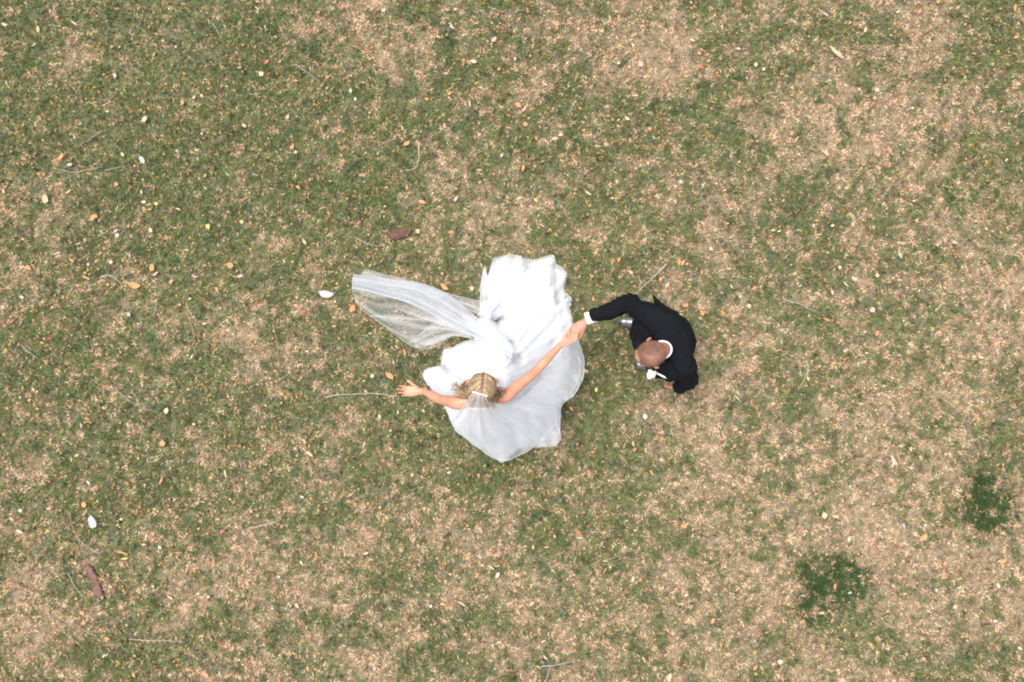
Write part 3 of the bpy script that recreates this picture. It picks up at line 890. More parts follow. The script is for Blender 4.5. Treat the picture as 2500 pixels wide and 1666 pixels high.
CREASE = [(1210,785,1246,840,9,.10),(1246,840,1268,880,10,.09),(1222,776,1242,792,9,.10),(1300,672,1308,700,12,.05),(1290,650,1300,672,18,.03),(1352,650,1362,740,6,.05),(1366,740,1350,800,8,.05),
(1190,730,1215,790,8,.05),(1180,760,1212,786,7,.05),(1350,840,1385,800,9,.04),(1330,1000,1345,1080,8,.05),(1250,1040,1262,1085,8,.04),(1085,900,1120,920,8,.05),(1078,870,1100,930,7,.05),(1290,1000,1300,1080,10,.03),(1385,730,1365,780,7,.05)]
def seg_d(px, py, s):
    ax, ay, bx, by = s[:4]
    vx, vy = bx - ax, by - ay
    t = max(0, min(1, ((px - ax) * vx + (py - ay) * vy) / (vx * vx + vy * vy)))
    return math.hypot(px - ax - vx * t, py - ay - vy * t)
def set_layers(o, vals):
    at = o.data.attributes.new('layers', 'FLOAT', 'POINT'); at.data.foreach_set('value', np.array(vals, 'f'))
def skirt(name, lst, mat, lift, seed, famp=.030, NA=600, NR=70, crum=.011, k=1.0, inner=.0, parent=None, solid=False):
    A = polar(lst, k)
    rs = random.Random(seed)
    waves = [(rs.choice([9, 11, 13, 17]), rs.uniform(0, 6.28), 1.0), (rs.choice([19, 23, 27]), rs.uniform(0, 6.28), .55), (rs.choice([35, 41, 47]), rs.uniform(0, 6.28), .25), (5, rs.uniform(0, 6.28), .7)]
    mb = MB(); G = []
    th = np.linspace(0, 2 * math.pi, NA, endpoint=False)
    Rr = np.interp(th, A[:, 0], A[:, 1]); Hz = np.interp(th, A[:, 0], A[:, 2])
    # soften the corners of the outline a little
    ker = np.array([0, 1, 2, 1, 0.]) / 4
    Rr = np.convolve(np.concatenate([Rr[-2:], Rr, Rr[:2]]), ker, 'valid'); Hz = np.convolve(np.concatenate([Hz[-2:], Hz, Hz[:2]]), ker, 'valid')
    Rr = Rr + np.array([.010 * mnoise.noise((a * 14, seed, 1)) + .007 * mnoise.noise((a * 34, seed, 2)) for a in th])
    r0 = .108
    for i in range(NR + 1):
        s = inner + (1 - inner) * i / NR
        row = []
        for j in range(NA):
            R_ = Rr[j]; a = th[j]
            p_ = 1.30 + max(0, (R_ - .52)) * 1.6
            r = r0 + (R_ - r0) * s
            z = Hz[j] + (1.05 - Hz[j]) * (1 - s ** 1.12) ** p_
            aw = a + .42 * mnoise.noise((math.cos(a) * 1.6 + s, math.sin(a) * 1.6, seed + s * 1.3)) * s + .12 * s * s
            f = 0
            for (fr, ph, am) in waves:
                f += am * (abs(math.sin(fr * .5 * aw + ph)) ** .8 - .55)
            amp = famp * min(1, s * 1.5) * (.35 + .65 * min(1, r / .6))
            amp *= (1 - .45 * max(0, (s - .9) / .1))
            z += f * amp
            x = C0.x + math.cos(a) * r; y = C0.y + math.sin(a) * r
            z += crum * (mnoise.noise((x * 11, y * 11, seed * 3.1)) + .6 * mnoise.noise((x * 26, y * 26, seed))) * min(1, s * 2)
            z += lift
            ppx = 1250 + x * F_PX / (CAM_H - z); ppy = 833 - y * F_PX / (CAM_H - z)
            for c in CREASE:
                if abs(ppx - (c[0] + c[2]) / 2) < 90 and abs(ppy - (c[1] + c[3]) / 2) < 90:
                    d = seg_d(ppx, ppy, c)
                    if d < c[4] * 2.5: z -= c[5] * math.exp(-(d / c[4]) ** 2) * 1.5
            z = max(z, .018 + lift * .3 + .004 * mnoise.noise((x * 30, y * 30, 5)))
            row.append(Vector((x, y, z)))
        G.append(row)
    mb.grid(G, close_u=True)
    return mb.build(name, mat, parent or BR), G
sk, Gs = skirt('skirt', OPQ, M['satin'], 0.0, 3, famp=.072, solid=True, k=.945)
t1_, G1 = skirt('tulle_layer', TUL, M['tulle_skirt'], .014, 5, famp=.060, inner=.10)
t2_, G2 = skirt('tulle_layer', TUL, M['tulle_skirt'], .030, 8, famp=.060, k=.975, inner=.12, crum=.014)
TU3 = [(px + 9 * math.sin(px * .31 + py * .17), py + 9 * math.cos(px * .23 - py * .3), z) for px, py, z in TUL]
t3_, G3 = skirt('tulle_layer', TU3, M['tulle1'], .050, 13, famp=.065, k=.88, inner=.2, crum=.016)
t4_, G4 = skirt('tulle_layer', TU3[::2], M['tulle1'], .066, 21, famp=.06, k=.74, inner=.2, crum=.016)
# lace flowers low on the train
for (px, py, r_) in ((1290, 666, .020), (1296, 672, .018), (1308, 668, .016), (1276, 658, .012), (1288, 678, .014), (1268, 655, .010), (1300, 661, .010)):
    fm = MB(); c0 = W(px, py, .19)
    for kx in range(6):
        a = kx * 1.047 + px
        fm.ell(c0 + V(math.cos(a) * r_ * .6, math.sin(a) * r_ * .6, .002), (r_ * .55, r_ * .32, .005), Matrix.Rotation(a, 3, 'Z'), 10, 6)
    fm.ell(c0 + V(0, 0, .005), (r_ * .25, r_ * .25, .005), None, 8, 6)
    fm.build('lace_flower', M['satin'], t2_)
# gathered rosettes of tulle at the left of the waist, where the train is bunched
def rosette(px, py, z, R_, seed, mat):
    m_ = MB(); rs = random.Random(seed); c0 = W(px, py, z)
    for L_ in range(4):
        G = []
        for i in range(7):
            row = []
            for j in range(40):
                a = 2 * math.pi * j / 40
                rr = R_ * (1 - .2 * L_) * i / 6 * (1 + .18 * math.sin(a * 5 + L_ + seed) + .1 * math.sin(a * 9 + seed))
                row.append(c0 + V(math.cos(a) * rr, math.sin(a) * rr, .012 * L_ + .02 * math.sin(a * (4 + L_) + seed) * (i / 6) - .03 * (i / 6) ** 2))
            G.append(row)
        m_.grid(G, close_u=True)
    return m_.build('tulle_ruffle', mat, BR)
rosette(1195, 762, .40, .085, 3, M['tulle_dense'])
rosette(1212, 745, .36, .070, 7, M['tulle_dense'])
rosette(1380, 742, .22, .042, 9, M['tulle_dense'])

# ------------------------------------------------------------ veil
def cr(p, t):
    """Catmull-Rom through list p at t in 0..1"""
    n_ = len(p) - 1
    x_ = min(max(t, 0), 1) * n_; i = min(int(x_), n_ - 1); t = x_ - i
    p0, p1, p2, p3 = p[max(i - 1, 0)], p[i], p[i + 1], p[min(i + 2, n_)]
    return 0.5 * ((2 * p1) + (-p0 + p2) * t + (2 * p0 - 5 * p1 + 4 * p2 - p3) * t * t + (-p0 + 3 * p1 - 3 * p2 + p3) * t ** 3)
LAYERS = []
def streaks(seed, n_=9, amp=.5, bias=-.08, drift=.15):
    # gathered net: long runs where several layers lie over each other, and thin bright pleats
    def f(u, v):
        uu = u + drift * (mnoise.noise((v * 1.7, seed, u * .8))) 
        a = mnoise.noise((uu * n_, v * .5, seed)); b = mnoise.noise((uu * n_ * 3.3, v * .9, seed + 9))
        return bias + amp * (max(0, a) * .9 + max(0, .25 - abs(b)) * 1.1)
    return f
def flush(o):
    n_ = len(o.data.vertices); vals = (LAYERS + [0.0] * n_)[:n_]; set_layers(o, vals); LAYERS.clear()
def patch(mb, rows, nu, nv, fold=None, layer=None):
    Wr = [[W(*q) for q in r] for r in rows]
    G = []
    for i in range(nv + 1):
        v = i / nv; row = []
        colpts = [cr([Wr[a][b] if len(Wr[a]) > b else Wr[a][-1] for a in range(len(Wr))], v) for b in range(len(Wr[0]))]
        for j in range(nu + 1):
            u = j / nu
            p = cr(colpts, u)
            if fold: p = p + fold(u, v, p)
            row.append(p)
        G.append(row)
    mb.grid(G)
    LAYERS.extend([layer(j / nu, i / nv) if layer else 0.0 for i in range(nv + 1) for j in range(nu + 1)])
    return G
def zig(x):
    x = x % 1.0
    return 1 - 4 * abs(x - .5)
def folds(n_, amp, seed, sharp=.6, v0=.0):
    def f(u, v, p):
        uu = u + .02 * mnoise.noise((v * 3, seed, 0)) + .04 * mnoise.noise((u * 4, v * 2, seed))
        a = amp * min(1, v0 + v * 2.0)
        s_ = zig(uu * n_ + seed * .37) * .7 + .5 * zig(uu * n_ * 2.3 + seed)
        return Vector((0, 0, a * s_ + .006 * mnoise.noise((p.x * 14, p.y * 14, seed))))
    return f
vb = MB()
A1 = [[(1155,957,1.665),(1163,959,1.69),(1172,962,1.695),(1181,965,1.69),(1189,968,1.66)],
      [(1140,980,1.56),(1156,984,1.60),(1172,987,1.61),(1188,986,1.59),(1202,982,1.54)],
      [(1114,1014,1.32),(1146,1022,1.36),(1176,1024,1.37),(1212,1012,1.34),(1249,988,1.24)],
      [(1104,1030,1.02),(1140,1052,1.02),(1190,1064,1.0),(1260,1045,.98),(1318,992,.98)],
      [(1106,1040,.66),(1150,1074,.62),(1215,1092,.55),(1290,1074,.60),(1352,1010,.66)],
      [(1112,1050,.40),(1160,1088,.32),(1225,1124,.22),(1300,1092,.30),(1366,1020,.40)]]
GA = patch(vb, A1, 110, 90, lambda u, v, p: Vector((0, 0, .058 * min(1, .25 + v * 1.4) * (abs(math.sin((u + .05 * math.sin(v * 4)) * 15 + 1)) ** .7 - .5) + .030 * v * math.sin(u * 37 + v * 6) + .016 * mnoise.noise((p.x * 9, p.y * 9, 2)))), streaks(1.5, 8, .40, .0, .1))
B1 = [[(1246,990,1.10),(1286,962,1.02),(1322,925,.96),(1352,885,.90),(1380,842,.86),(1396,806,.84)],
      [(1300,1010,.78),(1330,975,.80),(1362,932,.80),(1385,888,.78),(1396,850,.76),(1403,812,.76)],
      [(1345,1022,.52),(1366,985,.56),(1390,942,.60),(1407,898,.62),(1408,856,.62),(1406,820,.66)],
      [(1366,1060,.36),(1370,994,.44),(1401,964,.50),(1423,922,.55),(1425,876,.55),(1411,829,.56)]]
GB = patch(vb, B1, 100, 70, folds(5, .022, 4.1, v0=.2), streaks(7.7, 8, .55, .12))
patch(vb, [[(a, b, c + .03) for a, b, c in r] for r in B1[:3]] + [[(a - 6, b, c + .03) for a, b, c in B1[3]]], 90, 60, folds(4, .025, 8.3, v0=.2), streaks(2.9, 7, .5, .08))
veil = vb.build('veil', M['tulle1'], BR); flush(veil)
# the sweep of veil crossing behind the arm and over the dress front
vf = MB()
F1 = [[(1396,800,.86),(1392,770,.70),(1384,742,.55)],
      [(1330,838,.98),(1320,800,.86),(1310,760,.66)],
      [(1262,862,1.0),(1252,820,.84),(1240,780,.62)],
      [(1205,838,.84),(1200,812,.76),(1196,784,.68)],
      [(1140,800,.66),(1132,782,.67),(1124,762,.65)]]
patch(vf, F1, 40, 60, folds(5, .014, 1.2))
vfo = vf.build('veil_front', M['tulle1'], BR); flush(vfo)
# the long streamer blown to the left: gathered band, sheer lobe, upper sheer strip
st = MB()
for kx, (amp, dz, seed, dyy) in enumerate(((.016, .0, 1.1, 0), (.018, .02, 5.7, 2))):
    BAND = [[(1248,838,.90+dz),(1252,850,.92+dz),(1252,862,.92+dz),(1248,876,.90+dz)],
            [(1208,800,.78+dz),(1210,814,.79+dz),(1210,828,.78+dz),(1207,844,.76+dz)],
            [(1170,779,.66+dz),(1160,792,.67+dz),(1158,808,.66+dz),(1163,826,.62+dz)],
            [(1132,746+dyy,.64+dz),(1118,762,.66+dz),(1106,780,.64+dz),(1100,797,.60+dz)],
            [(1075,708+dyy,.62+dz),(1062,728,.64+dz),(1052,750,.62+dz),(1046,768-6*kx,.58+dz)],
            [(1020,690+dyy,.60+dz),(1006,706,.62+dz),(996,724,.60+dz),(990,738,.56+dz)],
            [(960,683+dyy,.56+dz),(946,696,.58+dz),(936,710,.56+dz),(932,722,.53+dz)],
            [(905,674+dyy,.53+dz),(896,685,.55+dz),(890,698,.54+dz),(888,710,.50+dz)],
            [(864,669+dyy,.50+dz),(860,680,.52+dz),(859,692,.51+dz),(860,705,.48+dz)]]
    patch(st, BAND, 46, 120, folds(2.2, amp * .7, seed, v0=.35), streaks(seed, 7, .42, .0))
bnd = st.build('veil_streamer', M['tulle_band'], BR); flush(bnd)
sh = MB()
LOBE = [[(1204,812,.62),(1204,822,.61),(1203,834,.60),(1200,842,.58)],
        [(1150,790,.60),(1148,806,.59),(1148,818,.58),(1150,828,.56)],
        [(1100,762,.58),(1090,788,.56),(1086,806,.54),(1104,822,.50)],
        [(1050,738,.56),(1034,778,.53),(1034,812,.50),(1066,846,.44)],
        [(990,722,.54),(978,768,.50),(990,812,.46),(1036,853,.40)],
        [(960,716,.53),(950,762,.48),(970,806,.43),(1005,846,.38)],
        [(930,712,.52),(922,752,.47),(944,796,.42),(980,829,.37)],
        [(884,702,.50),(884,732,.46),(906,772,.41),(946,802,.36)],
        [(860,700,.48),(862,720,.46),(872,742,.42),(887,760,.38)]]
GL = patch(sh, LOBE, 70, 100, folds(2.1, .022, 3.3, v0=.3), streaks(4.4, 6, .36, -.09, .3))
TOP = [[(1200,765,.52),(1196,775,.52),(1192,785,.52)],
       [(1178,738,.52),(1168,752,.53),(1160,765,.54)],
       [(1140,728,.52),(1128,736,.53),(1120,748,.54)],
       [(1088,714,.52),(1086,720,.52),(1084,728,.53)],
       [(1010,686,.50),(1008,692,.50),(1006,702,.50)],
       [(940,670,.48),(938,678,.48),(936,688,.49)],
       [(893,656,.46),(888,662,.46),(880,672,.47)]]
patch(sh, TOP, 24, 90, folds(3, .012, 6.2, v0=.4), streaks(6.6, 4, .5, .0))
lobe = sh.build('veil_sheer', M['tulle1'], BR); flush(lobe)
# pleat lines where the net is pinched double
for top_, bot_ in (([(968,751,.50),(1015,764,.52),(1060,775,.54),(1110,789,.58),(1172,814,.60)], [(968,753,.50),(1010,773,.52),(1054,785,.54),(1110,807,.57),(1172,828,.59)]),
                   ([(903,770,.42),(950,770,.46),(1000,773,.50),(1060,778,.54),(1120,794,.58)], [(903,773,.42),(950,778,.46),(1000,782,.50),(1060,789,.54),(1120,806,.58)]),
                   ([(1000,834,.39),(1030,811,.45),(1067,786,.54),(1100,788,.57),(1150,810,.59)], [(1003,838,.39),(1035,826,.44),(1068,815,.49),(1102,810,.53),(1150,824,.58)]),
                   ([(1012,846,.39),(1046,830,.43),(1080,816,.48),(1110,812,.53),(1150,820,.58)], [(1020,850,.39),(1052,842,.43),(1086,828,.48),(1114,820,.53),(1150,828,.57)])):
    wd = MB()
    patch(wd, [[top_[i], bot_[i]] for i in range(5)], 10, 50, lambda u, v, p: Vector((0, 0, .012 + .006 * math.sin(u * 9))))
    wo = wd.build('veil_pleat', M['tulle1'], lobe); flush(wo)
pl = MB()
PL = [[(908,773,.415),(950,776,.45),(1000,779,.49),(1054,783,.53),(1110,792,.58),(1180,815,.63)],
      [(970,752,.50),(1015,770,.52),(1060,786,.54),(1110,806,.58),(1170,824,.60)],
      [(1001,836,.39),(1024,817,.45),(1046,801,.50),(1067,788,.54),(1100,783,.58)],
      [(1012,838,.40),(1040,820,.44),(1064,811,.48),(1095,808,.52)],
      [(862,703,.50),(920,716,.54),(970,730,.56),(1030,742,.60),(1080,758,.63),(1140,796,.66)],
      [(880,676,.54),(960,690,.58),(1040,706,.63),(1090,742,.66),(1120,778,.66),(1160,805,.68)],
      [(1070,706,.62),(1110,734,.66),(1145,768,.68),(1175,802,.69)],
      [(1094,718,.53),(1135,728,.54),(1176,739,.54)]]
for l_ in PL:
    P_ = [W(*q) for q in l_]
    tmp = [cr(P_, i / 30) for i in range(31)]
    pl.tube(tmp, [(.0026 * (.3 + .7 * math.sin(math.pi * min(1, i / 30 + .12))), .0010) for i in range(31)], seg=6, sub=1, side=V(.3, 1, 0))
pl.build('veil_pleat', M['tulle_band'], lobe)
# stitched edging
ed = MB()
def edge(pts, r_=.0024):
    ed.tube(pts, [(r_, r_)] * len(pts), seg=6, sub=1)
edge([p + V(0, 0, .002) for p in GB[-1]])
edge([p + V(0, 0, .002) for p in GA[-1]], .0018)
edge([r[-1] for r in GL[20:]], .0006); edge(GL[-1], .0006)
edge([r[0] for r in GA], .0012); edge([r[-1] for r in GA[:60]], .0014)
edge(G1[-1] + [G1[-1][0]], .0009)
ed.build('veil_edging', M['tulle_edge'], veil)
# comb that holds the veil
cb = MB()
for i in range(7):
    t = i / 6
    cb.ell(W(1155 + 33 * t, 957 + 10 * t, 1.697 - .012 * (t - .5) ** 2 * 4), (.0065, .005, .005), None, 10, 6)
cb.build('comb', M['comb'], BR)
# ------------------------------------------------------------ things lying on the lawn
def leaf_mesh(kind, seed):
    rs = random.Random(seed)
    NL, NWd = 8, 4
    vs = []; fs = []
    wid = {'oval': .52, 'narrow': .24, 'round': .85, 'lobed': .62, 'torn': .6}[kind]
    curl = rs.uniform(.5, 1.6); cup = rs.uniform(.2, .9); tw = rs.uniform(-.6, .6)
    for i in range(NL + 1):
        t = i / NL
        w = wid * .5 * math.sin(math.pi * min(1, t * .96 + .02)) ** .75
        if kind == 'lobed': w *= .62 + .5 * abs(math.sin(t * math.pi * 2.6 + .3))
        if kind == 'torn': w *= .6 + .4 * rs.random()
        for j in range(NWd + 1):
            s = (j - NWd / 2) / (NWd / 2)
            x = t - .5; y = s * w + .05 * math.sin(t * 5 + seed)
            z = .14 * curl * (2 * x) ** 2 * .7 + cup * .45 * y * y / (w * w + .01) * w + .02 * rs.uniform(-1, 1)
            y2 = y * math.cos(tw * x) - z * math.sin(tw * x); z2 = y * math.sin(tw * x) + z * math.cos(tw * x)
            vs.append((x, y2, z2))
    for i in range(NL):
        for j in range(NWd):
            a = i * (NWd + 1) + j
            fs.append((a, a + 1, a + NWd + 2, a + NWd + 1))
    # stalk
    b = len(vs)
    vs += [(-.5, -.012, .1 * curl), (-.5, .012, .1 * curl), (-.72, .03, .02), (-.72, .045, .03)]
    fs += [(b, b + 1, b + 3, b + 2)]
    me = bpy.data.meshes.new('fallen_leaf')
    me.from_pydata(vs, [], fs)
    me.polygons.foreach_set('use_smooth', [True] * len(fs))
    me.update()
    return me
def leaf_mat(name, c, c2):
    c = tuple(v * .86 for v in c); c2 = tuple(v * .86 for v in c2)
    m = simple(name, [(.3, c), (.7, c2)], 2.5, .65, .4, 12, .3)
    return m
LC = {'orange': ((.50, .20, .085), (.66, .32, .15)), 'tan': ((.48, .33, .19), (.62, .46, .29)), 'cream': ((.48, .38, .24), (.60, .49, .32)),
      'white': ((.42, .37, .31), (.52, .48, .41)), 'pink': ((.55, .30, .25), (.70, .44, .38)), 'yellow': ((.56, .40, .10), (.70, .54, .2)), 'red': ((.38, .10, .07), (.5, .17, .11))}
LMAT = {k_: leaf_mat(k_ + '_dead_leaf', *v) for k_, v in LC.items()}
CNAME = {'orange': 'orange-brown', 'tan': 'tan', 'cream': 'cream', 'white': 'bleached white', 'pink': 'pinkish', 'yellow': 'yellow', 'red': 'reddish'}
KINDS = ['oval', 'narrow', 'round', 'lobed', 'torn']
KN = {'oval': 'oval', 'narrow': 'narrow', 'round': 'roundish', 'lobed': 'lobed', 'torn': 'crumpled'}
PROTO = {}
for k_ in KINDS:
    for v_ in range(2):
        for c_ in LC:
            me = leaf_mesh(k_, v_ * 10 + len(k_)); me.materials.append(LMAT[c_]); PROTO[(k_, v_, c_)] = me

# landmarks that other labels lean on
LAND = []
# twigs: (points px, radius m, tone, label, landmark name)
TW = [
 ([(249,320),(214,343),(180,362)], .0042, 'b', 'short brown twig slanting in dark grass at upper left', 'the brown upper left twig'),
 ([(149,415),(184,421),(230,411),(252,408)], .0030, 'g', 'pale grey curved twig at left, left one of an end-to-end pair', 'the pale twig pair'),
 ([(258,417),(280,411),(306,405)], .0028, 'g', 'short pale grey twig at left, right one of an end-to-end pair', None),
 ([(723,159),(752,179),(781,201)], .0034, 'g', 'straight grey twig sloping down to the right in the upper grass', 'the straight grey upper twig'),
 ([(519,57),(530,74),(543,94)], .0030, 'g', 'short grey twig near the top edge, slanting steeply', 'the short top twig'),
 ([(134,11),(131,28),(127,42)], .0022, 'g', 'tiny upright grey twig close to the top left corner', None),
 ([(1022,352),(1023,374),(1022,392),(1011,413),(988,415)], .0036, 'w', 'whitish J-shaped twig lying above the veil', 'the J-shaped twig'),
 ([(1244,258),(1214,274),(1185,302)], .0034, 'b', 'thin brown curved twig in the grass at top centre', 'the curved top centre twig'),
 ([(1191,17),(1225,29),(1264,31)], .0026, 'g', 'faint grey curved twig at the very top centre edge', 'the top edge twig'),
 ([(1822,38),(1800,54),(1780,67)], .0030, 'b', 'dark thin twig near the top edge, right of centre', None),
 ([(245,678),(266,672),(281,680),(297,693)], .0034, 'w', 'pale bent twig shaped like a tick at the left', 'the tick-shaped left twig'),
 ([(455,764),(466,785),(471,806),(473,830),(470,844)], .0036, 'b', 'wavy brown upright twig left of the veil', 'the wavy twig left of the veil'),
 ([(666,787),(672,815),(677,844),(680,880),(686,915)], .0034, 'b', 'long thin upright brown twig nearest left of the bride', 'the long upright twig left of the bride'),
 ([(383,741),(379,758),(371,774)], .0030, 'g', 'short grey twig left of the wavy upright twig', None),
 ([(52,841),(66,857),(90,873)], .0028, 'w', 'short pale curved twig close to the left edge', 'the left edge twig'),
 ([(708,837),(738,841),(769,846)], .0024, 'g', 'faint level grey twig just below left of the veil streamer', None),
 ([(283,952),(310,972),(344,997),(383,1005)], .0026, 'g', 'long thin grey twig sloping down right in the left grass', 'the sloping grey left twig'),
 ([(795,972),(812,966),(850,963),(905,961),(975,968)], .0036, 'w', 'long pale twig lying level beside the bride\'s open hand', 'the long level twig by the bride\'s hand'),
 ([(795,1000),(830,1022),(870,1055)], .0026, 'b', 'thin brown twig sloping down below the bride\'s open hand', None),
 ([(866,579),(890,592),(915,600),(940,600)], .0028, 'w', 'thin pale curved twig just left below the maroon leaf', None),
 ([(170,1252),(177,1285),(188,1313),(200,1340),(208,1366)], .0042, 'b', 'stout brown twig pointing down to the maroon bark strip', 'the stout lower left twig'),
 ([(190,1315),(215,1338),(246,1353)], .0022, 'w', 'thin side shoot crossing below the stout brown twig', None),
 ([(616,1235),(600,1252),(589,1268),(590,1288),(591,1306)], .0034, 'g', 'bent grey twig like a hockey stick in the lower left grass', 'the hockey-stick twig'),
 ([(607,1290),(627,1287),(647,1281),(670,1277),(686,1268)], .0032, 'w', 'pale level twig right beside the bent grey twig', None),
 ([(314,1561),(350,1563),(400,1565),(452,1567)], .0028, 'w', 'long level pale twig near the bottom left edge', 'the level bottom left twig'),
 ([(166,1400),(182,1430),(196,1450),(212,1466)], .0026, 'w', 'thin pale twig left of the maroon bark strip', None),
 ([(137,1515),(148,1530),(159,1545)], .0022, 'w', 'tiny pale twig below the bark strip near the bottom left', None),
 ([(412,1476),(398,1490),(383,1505)], .0026, 'g', 'short grey twig slanting upward right of the bark strip', None),
 ([(697,1585),(680,1608),(657,1635)], .0026, 'g', 'thin grey twig slanting near the bottom edge left of centre', None),
 ([(1320,1628),(1356,1624),(1384,1618),(1408,1617)], .0042, 'g', 'forked grey twig on the bottom edge, centre', 'the forked bottom twig'),
 ([(1700,1116),(1717,1130),(1729,1147),(1742,1190),(1754,1237)], .0030, 'b', 'long thin brown arched twig in the lower right grass', 'the arched lower right twig'),
 ([(1910,728),(1930,737),(1949,741),(1972,752),(1994,762)], .0030, 'w', 'pale wavy twig sloping down right of the groom', 'the pale twig right of the groom'),
 ([(1970,887),(1973,902),(1965,925),(1950,950)], .0034, 'w', 'pale bow-shaped twig right of the groom\'s elbow', 'the bow-shaped twig'),
 ([(1815,848),(1845,846),(1872,843)], .0024, 'w', 'faint level twig a step right of the groom\'s back', None),
 ([(2366,996),(2358,1015),(2347,1036)], .0026, 'w', 'short pale slanting twig near the right edge', 'the short right edge twig'),
 ([(1628,645),(1608,665),(1588,684),(1550,720)], .0042, 'w', 'straight pale twig slanting above the groom\'s outstretched arm', 'the twig above the groom\'s arm'),
 ([(2054,1248),(2055,1275),(2056,1302)], .0022, 'g', 'thin upright twig above the largest grass clump', None),
 ([(2250,1440),(2258,1455),(2268,1473)], .0024, 'b', 'tiny brown twig right of the largest grass clump', None),
]
def twig_mat(name, a, b):
    return simple(name, [(.3, a), (.7, b)], 120, .8, .5, 400)
TM = {'b': twig_mat('brown_bark', (.20, .13, .10), (.34, .24, .18)), 'g': twig_mat('grey_bark', (.27, .24, .215), (.38, .34, .31)), 'w': twig_mat('bleached_bark', (.38, .32, .26), (.52, .46, .38))}
for pts, r_, tone, lab, lm in TW:
    base = W(pts[0][0], pts[0][1], 0)
    P_ = []
    n_ = len(pts)
    for i, (px, py) in enumerate(pts):
        p = W(px, py, .026)
        P_.append(p - base + V(0, 0, .004 * math.sin(i * 2.1)))
    PP = []
    for i in range(n_ * 4):
        t = i / (n_ * 4 - 1)
        p = cr(P_, t); PP.append(p + V(random.uniform(-.0025, .0025), random.uniform(-.0025, .0025), 0))
    m_ = MB()
    m_.tube(PP, [r_ * (1.05 - .55 * i / len(PP)) * random.uniform(.88, 1.12) for i in range(len(PP))], seg=6, sub=1)
    if (n_ >= 4 or r_ > .004):
        for _ in range(2):
            i = random.randrange(3, len(PP) - 3); d_ = (PP[i + 1] - PP[i - 1]).normalized(); a = random.choice([-1, 1]) * random.uniform(.5, .9)
            dd = Vector((d_.x * math.cos(a) - d_.y * math.sin(a), d_.x * math.sin(a) + d_.y * math.cos(a), .05))
            m_.tube([PP[i], PP[i] + dd * random.uniform(.02, .05)], [r_ * .5, r_ * .3], seg=5, sub=1)
    if 'forked' in lab:
        q = [W(1343, 1626, .036) - base, W(1340, 1640, .034) - base, W(1332, 1664, .03) - base]
        m_.tube(q, [r_ * .9, r_ * .8, r_ * .6], seg=6, sub=3)
    o = m_.build('twig', TM[tone])
    o.location = base
    tag(o, lab, 'twig', 'twigs lying on the lawn')
    if lm: LAND.append((lm, pts[len(pts) // 2]))
LAND += [('the maroon leaf', (978, 572)), ('the white feather at lower left', (223, 1272)), ('the white feather at upper left', (345, 389)), ('the flat grey leaf', (797, 718)),
         ('the maroon bark strip', (228, 1415)), ('the big bleached leaf at right', (2180, 1125)), ('the long bleached leaf at upper right', (2045, 127)), ('the white petal below the groom', (1575, 1018)),
         ('the largest grass clump', (2040, 1425)), ('the right edge grass clump', (2418, 1232)), ('the groom', (1640, 850)), ('the tip of the veil streamer', (865, 690)), ('the lower point of the dress', (1225, 1125)), ('the top of the train', (1270, 628)),
         ('the top right corner', (2500, 0)), ('the bottom right corner', (2500, 1666)), ('the top left corner', (0, 0)), ('the bottom left corner', (0, 1666))]

# special pieces
def flat_piece(name, outline, z, mat, lab, cat, thick=.004, bow=.012, group=None):
    """outline in photo pixels; a slightly bowed solid piece at its place on the grass"""
    dense = []
    for i, (px, py) in enumerate(outline):
        qx, qy = outline[(i + 1) % len(outline)]
        for k_ in range(3):
            j_ = 1.1 if 'bark' in name else .4
            dense.append((px + (qx - px) * k_ / 3 + random.uniform(-j_, j_), py + (qy - py) * k_ / 3 + random.uniform(-j_, j_)))
    P_ = [W(px, py, z) for px, py in dense]
    c = sum(P_, Vector()) / len(P_)
    bm = bmesh.new()
    R1 = []
    rings_ = 4
    vs = [[bm.verts.new(((p - c) * (k_ / rings_)) + V(0, 0, z + bow * (1 - (k_ / rings_) ** 2) + random.uniform(-.003, .003))) for p in P_] for k_ in range(1, rings_ + 1)]
    ctr = bm.verts.new((0, 0, z + bow))
    n_ = len(P_)
    for j in range(n_):
        bm.faces.new((ctr, vs[0][j], vs[0][(j + 1) % n_]))
        for k_ in range(rings_ - 1):
            bm.faces.new((vs[k_][j], vs[k_ + 1][j], vs[k_ + 1][(j + 1) % n_], vs[k_][(j + 1) % n_]))
    bmesh.ops.recalc_face_normals(bm, faces=bm.faces)
    me = bpy.data.meshes.new(name); bm.to_mesh(me); bm.free()
    o = link_mesh(name, me, mat, None, True)
    o.location = (c.x, c.y, 0)
    # verts above already hold height z; drop the z of c
    for v in me.vertices: v.co.z = max(v.co.z, .01)
    s_ = o.modifiers.new('thickness', 'SOLIDIFY'); s_.thickness = thick
    tag(o, lab, cat, group)
    return o
maroon = simple('maroon_bark', [(.3, (.05, .024, .020)), (.7, (.15, .070, .052))], 25, .7, .6, 60)
maroon2 = simple('purple_brown_bark', [(.3, (.07, .036, .032)), (.7, (.19, .10, .080))], 30, .7, .6, 60)
greyleaf = simple('silver_leaf', [(.3, (.36, .33, .32)), (.7, (.48, .45, .43))], 25, .6, .4, 60)
featherm = simple('white_down', [(.3, (.42, .41, .41)), (.7, (.55, .54, .53))], 40, .8, .6, 90)
flat_piece('bark_piece', [(947,579),(953,566),(966,559),(984,557),(1000,558),(1007,562),(1003,571),(996,576),(985,581),(972,586),(958,587)], .013, maroon, 'dark maroon oblong piece of bark or leaf lying above the veil streamer', 'bark')
flat_piece('bark_strip', [(212,1376),(220,1380),(230,1395),(238,1408),(244,1430),(254,1455),(251,1468),(240,1466),(233,1450),(226,1430),(217,1410),(211,1392)], .013, maroon2, 'long narrow maroon bark strip at lower left, below the stout twig', 'bark')
